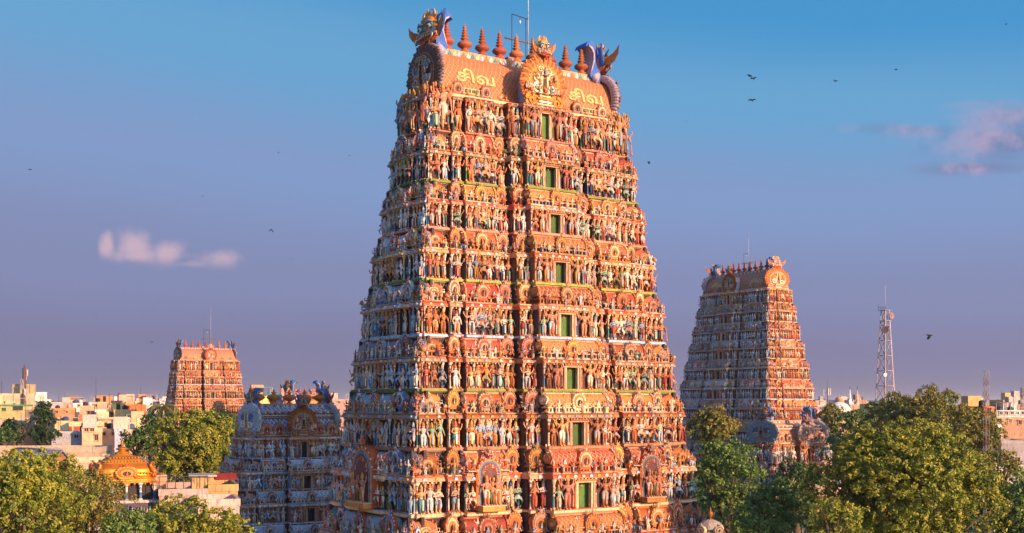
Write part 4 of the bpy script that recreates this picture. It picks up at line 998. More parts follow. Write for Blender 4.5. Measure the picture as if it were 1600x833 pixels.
TONES = {'bright': ([(0.250, 0.288, 0.030), (0.175, 0.237, 0.025), (0.312, 0.312, 0.035), (0.100, 0.163, 0.019)], (0.525, 0.450, 0.056)),
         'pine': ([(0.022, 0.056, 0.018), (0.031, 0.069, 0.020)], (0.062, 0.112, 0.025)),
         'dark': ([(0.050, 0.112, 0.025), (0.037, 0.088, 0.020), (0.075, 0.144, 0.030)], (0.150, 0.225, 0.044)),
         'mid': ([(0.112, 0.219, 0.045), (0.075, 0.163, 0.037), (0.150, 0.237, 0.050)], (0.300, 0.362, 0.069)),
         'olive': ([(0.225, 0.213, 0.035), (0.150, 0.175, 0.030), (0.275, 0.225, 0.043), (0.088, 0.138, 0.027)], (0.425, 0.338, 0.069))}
def tree(label, px, py, Y, rx, ry, style, seed, nl=26, leaf=.17, clr=.5, per=4.2, ncl=20, trunk=True, group=None, shape=1.0, cat='tree', name='tree', fill=.55):
    """px,py crown centre and rx,ry half extents as seen (metres come from the distance Y)"""
    R = np.random.default_rng(seed); c = PX(px, py, Y); sx = rx/F_PX*Y; sz = ry/F_PX*Y; lr = min(sx, sz)
    tones, tip = TONES[style]; lobes = []
    for i in range(nl):
        v = R.normal(size=3); v /= np.linalg.norm(v); 
        if R.random() < .45: v[2] = abs(v[2])
        if v[1] > .3 and R.random() < .6: v[1] = -v[1]
        r = lr*R.uniform(.24, .40); q = R.uniform(.62, .86)
        w = 1-(1-shape)*max(0, v[2])
        lobes.append((v[0]*(sx-r*.8)*q*w*1.15, v[1]*(sx-r*.8)*q*w, v[2]*(sz-r*.5)*q*1.12, r))
    for q in range(5): lobes.append((R.uniform(-.5, .5)*(sx-lr*.6), R.uniform(-.3, .3)*sx, R.uniform(-.8, .25)*sz, lr*fill))
    lobes = np.array(lobes); base = Vector((c.x, c.y, 0)); zc = c.z
    L2 = lobes.copy(); L2[:, 2] += zc
    r = empty(name, (c.x, c.y, 0)); tag(r, label, cat, group)
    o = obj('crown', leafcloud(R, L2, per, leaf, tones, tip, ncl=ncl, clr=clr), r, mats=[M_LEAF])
    rr = random.Random(seed); lim = []; tc = (.13, .085, .055)
    h0 = max(1.0, zc-sz*.75); tr = .05*lr+.22
    lim.append(tube([(0, 0, -.2), (rr.uniform(-.3, .3), 0, h0*.5), (0, 0, h0)], [tr*1.4, tr, tr*.85], 8, tc))
    order = sorted(range(len(L2)), key=lambda i: rr.random())
    for i in order[:14]:
        x, y, z, q = L2[i]; lim.append(tube([(0, 0, h0*.9), (x*.4, y*.4, h0+(z-h0)*.45), (x*.8, y*.8, h0+(z-h0)*.85), (x*1.02, y*1.02, z+q*.4)], [tr*.6, tr*.38, tr*.2, tr*.06], 5, tc))
    obj('trunk', join(lim).mat(5), r)
    return r
def trees():
    t = tree
    t('large yellow-green tree filling the bottom left corner', 38, 815, 72, 112, 108, 'bright', 1, nl=44, leaf=.105, clr=.36, per=8, ncl=34)
    t('dull green fine-leaved tree between the corner tree and gilded shrine', 132, 818, 82, 80, 78, 'olive', 2, nl=34, leaf=.10, clr=.5, per=9, ncl=24, fill=.3)
    t('yellow-green treetop at bottom edge below the pink terrace walls', 292, 842, 80, 82, 68, 'bright', 3, nl=30, leaf=.105, clr=.34, per=9, ncl=32)
    t('small yellow-green treetop at bottom edge left of the blue tower', 368, 846, 84, 44, 44, 'bright', 33, nl=16, leaf=.13, clr=.4, per=9, ncl=24)
    t('dark green bush-like treetop beneath the gilded shrine at bottom', 205, 838, 76, 50, 40, 'mid', 34, nl=18, leaf=.13, clr=.4, per=9, ncl=24)
    t('broad round light green tree in front of the far left tower', 302, 706, 165, 80, 62, 'bright', 4, nl=54, leaf=.20, clr=.66, per=3.4, ncl=34)
    t('dark green tree behind the right shoulder of the round light green tree', 346, 682, 168, 34, 38, 'dark', 5, nl=20, leaf=.25, clr=.7, per=3)
    t('dark green tree just right of the gilded dome finial', 214, 692, 160, 30, 26, 'dark', 6, nl=18, leaf=.24, clr=.7, per=3)
    t('dark green tree under the palm in front of cream houses', 246, 672, 190, 26, 30, 'dark', 7, nl=18, leaf=.26, clr=.8, per=2.6)
    t('dark conical tree standing before the long cream building', 69, 664, 215, 21, 38, 'pine', 8, nl=34, leaf=.26, clr=.8, per=3.2, shape=.45)
    t('low dark bushy tree at foot of the conical tree', 68, 684, 205, 24, 16, 'pine', 9, nl=16, leaf=.25, clr=.7, per=3)
    t('dark green tree near the left edge beside pink block', 22, 674, 205, 19, 22, 'pine', 10, nl=14, leaf=.25, clr=.7, per=3)
    t('low dark green tree at the left edge above long cream wall', 4, 684, 200, 24, 14, 'dark', 11, nl=12, leaf=.25, clr=.7, per=3)
    # right side
    t('rounded olive green tree between giant tower and right tower', 1112, 678, 150, 46, 42, 'olive', 12, nl=28, leaf=.22, clr=.7, per=3.4)
    t('feathery mid green tree directly right of the giant tower', 1136, 758, 108, 60, 70, 'mid', 13, nl=40, leaf=.14, clr=.5, per=6, ncl=22, fill=.4)
    t('mid green tree at bottom edge right of the domed turret', 1165, 835, 88, 62, 40, 'mid', 14, nl=26, leaf=.13, clr=.45, per=8, ncl=22)
    t('light green tree in front of the dark one at bottom centre right', 1212, 800, 96, 58, 46, 'mid', 15, nl=28, leaf=.15, clr=.45, per=7, ncl=22)
    t('dark glossy tree below the pink inner tower', 1245, 768, 118, 46, 50, 'dark', 16, nl=30, leaf=.16, clr=.55, per=5.5, ncl=22)
    t('green tree touching the right end of the pink inner tower', 1318, 712, 140, 32, 32, 'mid', 17, nl=22, leaf=.2, clr=.6, per=4)
    t('green treetop beyond the pink inner tower below the church', 1300, 660, 190, 30, 24, 'olive', 18, nl=20, leaf=.24, clr=.7, per=3)
    t('green treetop below twin church spires', 1338, 668, 175, 34, 28, 'mid', 35, nl=18, leaf=.24, clr=.7, per=3)
    t('huge yellow-green tree dominating the lower right', 1420, 790, 84, 162, 124, 'bright', 19, nl=90, leaf=.115, clr=.38, per=7.5, ncl=36)
    t('wide olive crowned rain tree behind the huge yellow-green one, highest of the trees', 1452, 676, 135, 112, 66, 'olive', 20, nl=60, leaf=.17, clr=.6, per=4.6, ncl=24)
    t('dark green tree at left shoulder of the wide olive tree', 1385, 668, 150, 50, 42, 'dark', 21, nl=26, leaf=.2, clr=.6, per=4)
    t('bright tree low at bottom between dark tree and huge yellow-green tree', 1300, 826, 74, 52, 46, 'bright', 22, nl=24, leaf=.12, clr=.38, per=10, ncl=22)
    t('orange-tinged tree at right edge of the huge yellow-green tree', 1560, 742, 96, 36, 46, 'olive', 23, nl=22, leaf=.14, clr=.45, per=6.5, ncl=22)
    t('dark green tree in the bottom right corner', 1592, 800, 84, 52, 60, 'mid', 24, nl=30, leaf=.13, clr=.42, per=7.5, ncl=22)
    t('small olive tree beside grey house and lattice mast', 1545, 690, 130, 26, 34, 'olive', 25, nl=16, leaf=.17, clr=.5, per=5)
    # ground cover under the groves
    R = np.random.default_rng(5); lob = []
    for (x0, x1, y0, y1, n, h) in ((-60, -8, 55, 150, 150, 5), (14, 90, 70, 230, 420, 6.5), (-90, -30, 120, 205, 60, 5)):
        for i in range(n):
            x = R.uniform(x0, x1); y = R.uniform(y0, y1)
            if abs((x-.34)*cos(TH)+(y-92)*sin(TH)) < 16 and abs(-(x-.34)*sin(TH)+(y-92)*cos(TH)) < 11: continue
            if abs((x-36.6)*cos(TH)+(y-158)*sin(TH)) < 9 and abs(-(x-36.6)*sin(TH)+(y-158)*cos(TH)) < 6: continue
            if abs(x-PX(196, 750, 90).x) < 5 and abs(y-90) < 5: continue
            if -38 < x < -22 and 92 < y < 136: continue
            lob.append((x, y, R.uniform(1.5, h), R.uniform(2, 3.6)))
    o = obj('undergrowth', leafcloud(R, np.array(lob), 1.5, .36, TONES['mid'][0]+TONES['dark'][0], TONES['mid'][1], ncl=9, clr=.9), mats=[M_LEAF]); tag(o, kind='stuff')
trees()
def palm():
    c = PX(253, 636, 172); r = empty('palm_tree', (c.x, c.y, 0)); tag(r, 'tall drooping palm tree left of the far left tower', 'palm tree'); zt = c.z
    obj('trunk', tube([(0, 0, 0), (.3, 0, zt*.5), (0, 0, zt)], [.28, .2, .17], 7, (.16, .11, .08)).mat(5), r)
    R = random.Random(2)
    for i in range(22):
        a = 2*pi*i/22*2.4; up = R.uniform(-.2, 1.1); ln = R.uniform(2.3, 3.0); p = []; mid = []
        for k in range(9):
            t = k/8; rr = ln*t*(.9-.1*t); mid.append((rr*cos(a), rr*sin(a), zt+up*ln*t*.75-ln*.95*t*t))
        tc_ = R.choice([(.12, .15, .03), (.19, .18, .04), (.24, .17, .05)])
        p.append(tube(mid, [.04]*8+[.01], 4, tc_)); V = []; L = []; n = 0
        for k in range(1, 9):
            for q in range(3):
                m0 = np.array(mid[k-1])*(1-q/3)+np.array(mid[k])*(q/3); 
                for s in (-1, 1):
                    sd_ = np.array([-sin(a), cos(a), 0])*s*.62*(1-.5*k/9); dn = np.array([cos(a)*.25, sin(a)*.25, -.38]); w = np.array([cos(a), sin(a), -.2])*.06
                    V += [m0-w, m0+w, m0+sd_+dn+w*.2]; L += [n, n+1, n+2]; n += 3
        p.append(G(V, L, [3]*(n//3), tc_)); obj('frond', join(p), r, mats=[M_LEAF])
palm()
# ------------------------------------------------------------------ town
def window_geo(w, h, c, pane=(.03, .03, .035)):
    return join([box(-w/2, w/2, -.06, 0, 0, h, pane), box(-w/2-.12, -w/2, -.12, 0, -.1, h+.1, c), box(w/2, w/2+.12, -.12, 0, -.1, h+.1, c), box(-w/2-.2, w/2+.2, -.45, 0, h+.1, h+.2, c), box(-w/2-.15, w/2+.15, -.18, 0, -.18, -.1, c), box(-.03, .03, -.1, 0, 0, h, c)])
def bld(label, x0, x1, yt, Y, col, wins=(), rot=.35, depth=None, yb=None, group=None, name='house', extra=(), parapet=True, cat='building', trim=None):
    """x0..x1 and yt: extent and roofline as seen; wins: (x, y, w, h) seen positions of openings on the front"""
    xc = (x0+x1)/2; ca = cos(rot)+abs(sin(rot))*0; W = (x1-x0)/F_PX*Y/ca; D = depth or max(6, W*.7); c = PX(xc, yt, Y); zt = c.z
    r = empty(name, (c.x, c.y, 0), rot); tag(r, label, cat, group); tr = trim or tuple(min(.8, q*1.12) for q in col)
    g = [box(-W/2, W/2, 0, D, -.3, zt-.5, col)]
    if parapet:
        for a in ((-W/2, W/2, -.06, .18), (-W/2, W/2, D-.18, D+.06)): g.append(box(a[0]-.06, a[1]+.06, a[2], a[3], zt-.5, zt, tr))
        for a in ((-W/2-.06, -W/2+.18), (W/2-.18, W/2+.06)): g.append(box(a[0], a[1], .18, D-.18, zt-.5, zt, tr))
        for zf in np.arange(zt-.5-3.2, 1, -3.2): g.append(box(-W/2-.12, W/2+.12, -.14, D+.12, zf, zf+.18, tr))
    else: g.append(box(-W/2, W/2, 0, D, zt-.5, zt-.01, col))
    obj('wall', join(g).mat(4), r)
    sc = Y/F_PX
    for (wx, wy, ww, wh) in wins:
        u = (wx-xc)*sc/ca; zz = CAMZ+(HZ-(wy+wh/2))*sc
        obj('window', window_geo(max(.5, ww*sc), max(.5, wh*sc), tr).mat(4).t((u, -.005, zz)), r)
    for e in extra: e(r, W, D, zt, sc)
    RB = random.Random(label)
    if parapet and cat == 'building' and Y > 180:
        cl = []
        for q in range(RB.randint(2, 4)):
            x = RB.uniform(-.42, .42)*W; y = RB.uniform(.15, .8)*D; t = RB.random()
            if t < .35: cl.append(lathe([(.55, 0), (.55, .9), (.45, 1.1), (.15, 1.2)], 8, RB.choice([(.03, .03, .035), (.5, .5, .5), (.05, .1, .25)])).t((x, y, zt-.2)))
            elif t < .6: cl.append(box(x-1.2, x+1.2, y, y+2, zt-.5, zt+RB.uniform(1.2, 2.4), RB.choice([CR, WH, PK, SAL, OR])))
            elif t < .8: cl.append(tube([(x, y, zt-.5), (x, y, zt+RB.uniform(2, 4))], .05, 4, DARK))
            else: cl += [box(x-1.6, x+1.6, y, y+2.4, zt+1.5, zt+1.62, RB.choice([(.45, .12, .06), (.35, .36, .4), (.1, .25, .3)]))]+[box(x+sx-.06, x+sx+.06, y+sy, y+sy+.1, zt-.5, zt+1.5, GY) for sx in (-1.5, 1.5) for sy in (.1, 2.2)]
        obj('rooftop_clutter', join(cl).mat(4), r)
    return r
def tank(u=.5, v=.5, s=1.0, c=(.03, .03, .035)):
    def f(r, W, D, zt, sc): obj('water_tank', lathe([(.6, 0), (.6, .9), (.5, 1.1), (.2, 1.2), (.2, 1.3)], 10, c).mat(6).t((-W/2+u*W, v*D, zt-.5), s), r)
    return f
def stairbox(u, w, h, c):
    def f(r, W, D, zt, sc): obj('stair_head', join([box(-w/2, w/2, 0, w*.9, -.5, h, c), box(-w/2-.15, w/2+.15, -.15, w*.9+.15, h, h+.15, c), box(-.4, .4, -.03, 0, -.4, 1.5, DARK)]).mat(4).t((-W/2+u*W, .3*D, zt)), r)
    return f
def redpanels(n, h):
    def f(r, W, D, zt, sc):
        for i in range(n): obj('shutter', box(-W/2+W*(i+.06)/n, -W/2+W*(i+.94)/n, -.08, 0, zt-.9-h, zt-.9, (.48, .09, .035)).mat(4), r)
    return f
CR = (.66, .52, .30); YL = (.72, .50, .20); OR = (.62, .30, .13); PK = (.62, .42, .33); WH = (.70, .66, .60); SAL = (.66, .38, .24); GY = (.36, .34, .35); MV = (.42, .40, .50)
def town():
    b = bld
    b('big cream block at the left edge behind the aerial mast', -8, 49, 615, 330, CR, [(8, 629, 4, 3), (22, 632, 3, 3)], extra=[stairbox(.75, 6, 2.5, CR)])
    b('cream house with a green window box below the big cream block', -5, 46, 632, 300, YL, [(27, 638, 14, 6), (8, 640, 5, 4)], trim=(.10, .28, .12))
    b('white stepped hotel block on the skyline right of the conical tree', 54, 78, 624, 520, WH, [(x, y, 3, 2) for x in (58, 63, 68, 74) for y in (628, 633, 638)], extra=[stairbox(.4, 5, 3, WH)])
    b('grey brown low block left of the conical tree', 42, 82, 640, 290, (.34, .25, .22), [(50, 646, 4, 3)])
    b('orange block right of the conical tree', 80, 116, 638, 300, OR, [(90, 644, 3, 3), (104, 644, 3, 3)], extra=[tank(.3)])
    b('narrow white house with a square rooftop opening', 112, 128, 630, 310, WH, [(123, 634, 4, 3), (117, 643, 4, 4)])
    b('peach house with low shaded porch below the masts', 126, 146, 634, 300, SAL, [(140, 645, 8, 5)])
    b('cream house with an orange end wall at the thin mast', 143, 166, 628, 310, CR, [(150, 634, 4, 3)], extra=[stairbox(.85, 4, 1.5, OR), tank(.5)])
    b('long brick-brown block beneath the brick chimney', 144, 184, 642, 270, (.40, .20, .15), [(150+8*i, 647, 3, 3) for i in range(4)])
    b('yellow house with dark square window centre left', 180, 212, 640, 262, YL, [(208, 646, 6, 5)], extra=[stairbox(.2, 3, 1.2, YL)])
    b('low block under a long red rooftop shed', 190, 226, 632, 300, (.52, .11, .04), [(198, 637, 10, 4)], parapet=False)
    b('cream rooftop room left of the red shed', 190, 208, 627, 345, CR, [(196, 630, 3, 2)])
    b('small square cream rooftop block above the red shed', 212, 224, 627, 350, YL)
    b('orange cream cube on the skyline left of the palm', 228, 241, 624, 345, SAL, extra=[tank(.8)])
    b('white house behind the palm', 222, 258, 633, 320, WH, [(232, 640, 4, 3), (244, 641, 4, 3)])
    b('pale cream house just below the palm fronds', 214, 246, 648, 268, CR, [(222, 656, 4, 4)])
    b('long cream warehouse with red shuttered openings', 24, 198, 653, 240, CR, [(183, 662, 7, 6), (196, 662, 5, 5)], depth=10)
    b('low row with three red shutters below the cream warehouse', 94, 158, 659, 232, CR, extra=[redpanels(3, 1.3)], depth=6)
    b('yellow house with a blue-green door left of the dark trees', 160, 222, 660, 236, YL, [(166, 664, 8, 7), (186, 664, 7, 6), (204, 668, 4, 4)])
    b('pink block at the left edge between dark trees', -8, 54, 657, 222, PK, [(6, 668, 5, 5), (22, 668, 5, 5), (34, 686, 6, 10)])
    b('orange-fronted house beside the bushy dark tree', 28, 54, 666, 218, OR, [(35, 684, 6, 8)])
    b('grey-white low workshop with tin roof beside bushy tree', 84, 132, 674, 214, (.42, .42, .44), [(95, 680, 8, 4), (118, 682, 6, 4)])
    b('salmon house with two dark windows above the long wall', 130, 158, 668, 212, SAL, [(136, 672, 6, 4), (144, 672, 6, 4), (150, 684, 3, 8)])
    b('cream house with an outside stair above the gilded dome', 156, 184, 670, 216, CR, [(163, 678, 5, 4), (176, 678, 4, 4)])
    b('mauve shaded narrow house behind the gilded dome', 180, 194, 670, 212, MV)
    b('pink plain wall house left of the dark trees', 194, 230, 671, 214, PK, [(214, 680, 3, 4)])
    b('long low cream temple cloister roof across the left', -30, 152, 699, 107, (.64, .50, .36), depth=5, rot=.12, name='cloister', extra=[])
    b('low mauve grey cloister range right of grey gabled roof', 112, 165, 714, 103, (.56, .38, .28), depth=6, rot=.3, name='cloister')
    # terraces behind the gilded shrine : in the sun
    b('orange-pink parapet wall joining the gilded shrine', 236, 258, 742, 92, (.62, .32, .20), rot=.45, depth=3, name='terrace_wall')
    b('broad pink roof terrace with pipe railings right of gilded shrine', 252, 322, 764, 88, (.52, .38, .32), rot=.30, depth=8, name='roof_terrace', extra=[lambda r, W, D, zt, sc: obj('railing', join([tube([(-W/2, .3, zt+.9), (W/2, .3, zt+.9)], .03, 4, (.10, .12, .14))]+[tube([(-W/2+W*i/6, .3, zt-.2), (-W/2+W*i/6, .3, zt+.9)], .03, 4, (.10, .12, .14)) for i in range(7)]), r)])
    b('small cream plastered hut standing on the pink roof terrace', 301, 333, 745, 89, YL, rot=.30, depth=2.5, name='roof_hut', parapet=False, trim=CR, extra=[lambda r, W, D, zt, sc: obj('roof_slab', box(-W/2-.2, W/2+.2, -.25, D+.2, zt, zt+.12, (.6, .52, .5)).mat(4), r)])
    b('large plain pink block at the left foot of the blue tower', 312, 372, 780, 84, (.60, .42, .36), rot=.30, depth=5, name='terrace_block')
    b('yellow strip of roof with red awning left of the blue tower', 328, 370, 757, 89, YL, rot=.3, depth=6, name='terrace_wall', extra=[lambda r, W, D, zt, sc: obj('awning', sweepx([(2.6, zt+.3), (1.6, zt+.75), (.4, zt+.3)], -W/2+.5, W/2, (.5, .05, .02)), r)])
    b('yellow block behind the blue tower roof ridge', 404, 442, 618, 235, YL, [(430, 624, 6, 4)], extra=[lambda r, W, D, zt, sc: obj('roof_slab', box(-W/2-.4, W/2+.4, -.4, D, zt, zt+.35, (.08, .30, .30)).mat(4), r)])
    b('pale block behind the yellow gable of the small tower', 520, 546, 624, 330, PK, [(530, 629, 4, 3)])
    # right
    b('blue-white low building glimpsed between green trees', 1304, 1326, 683, 175, (.35, .48, .62), [(1310, 690, 3, 4), (1318, 690, 3, 4)], name='small_building')
    b('orange tower room with a dark square opening behind the red-white mast', 1537, 1554, 635, 190, (.62, .18, .06), [(1545, 642, 8, 8)], name='stair_tower', rot=.2)
    b('long white flat-roofed building at right edge', 1556, 1612, 641, 240, WH, [(1563+9*i, 646, 5, 3) for i in range(5)], rot=.1, extra=[tank(.3), tank(.62)])
    b('cream and orange low houses at right edge under the white building', 1553, 1612, 653, 215, SAL, [(1560, 657, 8, 5), (1578, 658, 4, 4), (1594, 660, 5, 5)], rot=.1)
    b('white house with shadowed wall beside orange tower room', 1548, 1566, 663, 205, WH, [(1555, 668, 7, 6)], rot=.15)
    b('weathered grey building with two dark windows at right edge', 1564, 1612, 688, 172, (.40, .36, .36), [(1569, 720, 7, 9), (1589, 720, 9, 9), (1578, 717, 5, 3)], rot=.05)
    b('white parapet wall below the weathered grey building', 1535, 1612, 726, 150, WH, rot=.05, depth=4, name='parapet_wall')
    b('salmon church body below twin white spires', 1327, 1356, 632, 520, SAL, [(1333, 637, 2, 5), (1346, 637, 2, 5)], name='church', cat='church', extra=[lambda r, W, D, zt, sc: [obj('spire', join([box(-1.1, 1.1, 1, 3.2, 0, 3.2, WH), lathe([(1.15, 0), (.8, .8), (.5, 2.0), (.06, 6.2)], 8, WH).t((0, 2.1, 3.2)), tube([(0, 2.1, 9), (0, 2.1, 10.4)], .12, 4, DARK)]+[lathe([(.25, 0), (.02, 1.6)], 4, WH).t((sx, sy, 3.2)) for sx in (-1, 1) for sy in (1.2, 3)]).mat(4).t((u, 0, zt-2.5), 1.0), r) for u in (-.34*W, .1*W)]])
    b('orange block right of the church spires', 1356, 1372, 631, 500, YL, [(1362, 634, 2, 2)])
    b('grey open-frame block right of the right temple tower', 1276, 1296, 633, 420, GY, [(1282, 638, 3, 3), (1290, 638, 3, 3)])
    b('orange gabled block left of the white dome', 1284, 1304, 634, 430, OR, [(1292, 640, 3, 2)])
    # gabled shed
    Y = 105; c = PX(62, 735, Y); r = empty('gabled_shed', (c.x, c.y, 0), -.5); tag(r, 'long shed with blue grey pitched roof and brick gable among left trees', 'shed'); ze = CAMZ+(HZ-733)/F_PX*Y; zt = ze+1.75; hl = 2.6; hd = 1.9
    obj('wall', prism([(-hd, 0), (hd, 0), (hd, ze), (0, zt-.12), (-hd, ze)], -hl, hl, (.42, .17, .10)).mat(4).t(rz=pi/2), r)
    sl_ = []; rb_ = []
    for s in (-1, 1):
        sl_.append(sweepx([(s*0, zt), (s*(hd+.35), ze-.35), (s*(hd+.35), ze-.45), (s*0, zt-.12)], -hl-.3, hl+.3, (.17, .20, .27)).mat(4))
        for i in range(18): x = -hl-.2+(2*hl+.4)*i/17; rb_.append(tube([(x, 0, zt+.02), (x, s*(hd+.33), ze-.32)], .03, 3, (.24, .27, .34)).mat(4))
    rb_.append(tube([(-hl-.3, 0, zt+.04), (hl+.3, 0, zt+.04)], .09, 6, (.34, .33, .36)).mat(4))
    rt = obj('roof', join(sl_), r); obj('roof_ribs', join(rb_), rt)
    # white dome, water tower
    c = PX(1311, 640, 400); r = empty('domed_hall', (c.x, c.y, 0)); tag(r, 'white dome with orange lantern left of the church spires', 'domed building')
    obj('dome', lathe([(4.2, 16), (4.2, 17.5), (3.9, 18.6), (3.0, 19.8), (1.8, 20.6), (1.3, 20.8)], 14, WH).mat(4), r); obj('lantern', lathe([(1.2, 20.7), (1.2, 21.6), (1.4, 21.7), (.9, 22.3), (.2, 22.6), (.05, 23.4)], 8, SAL).mat(4), r); obj('wall', box(-5, 5, -5, 5, 0, 16.2, SAL).mat(4), r)
    for i, (px, tx) in enumerate(((1568.5, 'left of the two pale ribbed silo-like tanks on the right skyline'), (1581, 'right of the two pale ribbed silo-like tanks on the right skyline'))):
        c = PX(px, 630, 520); r = empty('rooftop_block', (c.x, c.y, 0), .2); tag(r, tx, 'tower block')
        obj('wall', join([box(-1.35+2.7*k/4, -1.35+2.7*(k+.7)/4, -1.6, 1.6, 0, c.z+.3*(k % 2), WH) for k in range(4)]+[box(-1.3, 1.3, -1.4, 1.4, 0, c.z-.4, GY)]).mat(4), r)
    # far skyline blocks
    R = random.Random(21); protos = []; nm = []; CN = {CR: 'cream', YL: 'yellow', WH: 'white', SAL: 'salmon', PK: 'pink', OR: 'orange', GY: 'grey', (.40, .20, .12): 'brown'}
    for k in range(10):
        cc = [CR, YL, WH, SAL, OR, SAL, CR, (.40, .20, .12), GY, WH][k]; nm.append(CN[cc]); W, D, H = R.uniform(7, 15), R.uniform(8, 12), 1.0
        g = [box(-W/2, W/2, 0, D, 0, 12, cc), box(-W/2-.1, W/2+.1, -.1, D+.1, 11.6, 12.2, tuple(min(.8, q*1.1) for q in cc)), box(-W*.2, W*.15, 2, 5, 12, 14.4, R.choice([cc, WH])), lathe([(.6, 0), (.6, 1), (.2, 1.3)], 7, (.04, .04, .05)).t((W*.3, 2, 12.2)), tube([(-W*.35, 3, 12), (-W*.35, 3, 15.5)], .06, 3, DARK), box(W*.1, W*.42, 4, 8, 12, 12.9+R.random(), R.choice([SAL, (.45, .12, .06), WH]))]
        for fl_ in range(3):
            for q in range(int(W/2.4)): x = -W/2+1.2+2.4*q; g.append(box(x-.5, x+.5, -.05, 0, 2+3.3*fl_, 3.5+3.3*fl_, (.06, .06, .07))); g.append(box(x-.7, x+.7, -.4, 0, 3.6+3.3*fl_, 3.75+3.3*fl_, cc))
        protos.append(to_mesh(join(g).mat(4), 'far_block'))
    for i in range(130):
        side = R.random()
        Y = R.uniform(330, 1300)**1.0
        px = R.uniform(-30, 300) if side < .62 else (R.uniform(1240, 1390) if side < .8 else R.uniform(1500, 1630)) if side < .93 else R.uniform(390, 560)
        c = PX(px, 632, Y); H = R.uniform(9, 20) if Y < 700 else R.uniform(10, 25)
        o = bpy.data.objects.new('far_house', protos[i % 10]); COL.objects.link(o); o.location = (c.x, c.y, 0); o.rotation_euler = (0, 0, R.choice([.5, .3, .2, .57])); o.scale = (R.uniform(.8, 1.5), 1, H/12)
        wh = 'on skyline left of far left tower' if px < 262 else 'on skyline above the blue tower' if px < 800 else 'between right tower and telecom mast' if px < 1395 else 'at the right end of the skyline'; tag(o, 'distant %s flat-roofed block %s' % (nm[i % 10], wh), 'building', 'distant %s town blocks %s' % (nm[i % 10], wh))
    Rn = np.random.default_rng(9); lob = []
    for i in range(420):
        Y = Rn.uniform(300, 1500); px = Rn.choice([Rn.uniform(-20, 290), Rn.uniform(1235, 1620), Rn.uniform(380, 560)]); lob.append(((px-800)/F_PX*Y, Y, Rn.uniform(3, 10), Rn.uniform(3, 5)))
    o = obj('far_greenery', leafcloud(Rn, np.array(lob), .35, .9, TONES['dark'][0], TONES['mid'][1], ncl=10, clr=1.6), mats=[M_LEAF]); tag(o, kind='stuff')
town()

# ------------------------------------------------------------------ masts, chimney
def lattice(name, label, px, ytop, Y, wb, wt, ybase=None, cols=((.55, .50, .48), (.5, .45, .42)), nseg=9, cat='mast', z0=0, rb=.10, rot=.5, spike=0, parts=()):
    c = PX(px, ytop, Y); r = empty(name, (c.x, c.y, 0), rot); tag(r, label, cat); zt = c.z
    legs = []; br = []
    P = lambda i, t: np.array([((-1, -1), (1, -1), (1, 1), (-1, 1))[i][0]*(wb+(wt-wb)*t)/2, ((-1, -1), (1, -1), (1, 1), (-1, 1))[i][1]*(wb+(wt-wb)*t)/2, z0+(zt-z0)*t])
    for i in range(4):
        o = obj('leg', tube([P(i, k/nseg) for k in range(nseg+1)], rb, 4, cols[0], cols=[cols[k % 2] for k in range(nseg)]).mat(6), r)
    for k in range(nseg):
        for i in range(4):
            j = (i+1) % 4; a, b_, c_, d = P(i, k/nseg), P(j, k/nseg), P(i, (k+1)/nseg), P(j, (k+1)/nseg)
            cc = cols[k % 2]
            br.append(tube([a, d], rb*.55, 3, cc)); br.append(tube([b_, c_], rb*.55, 3, cc)); br.append(tube([c_, d], rb*.6, 3, cc))
    obj('bracing', join(br).mat(6), r)
    if spike: obj('antenna', join([tube([(0, 0, zt), (0, 0, zt+spike*.6), (0, 0, zt+spike)], [rb*.9, rb*.7, rb*.3], 4, cols[1])]).mat(6), r)
    return r, zt
def dish(r, x, y, z, rad, az, c=(.25, .17, .15)):
    g = lathe([(.05, -.32), (.6, -.28), (.98, -.05), (1.0, 0), (.9, .02), (.5, -.10), (.02, -.16)], 14, c, cap=False).t((0, 0, 0), rad, 0, pi/2).t(rz=az)
    obj('dish', join([g, box(-.1, .1, -.1, .4, -.1, .1, c)]).mat(6).t((x, y, z)), r)
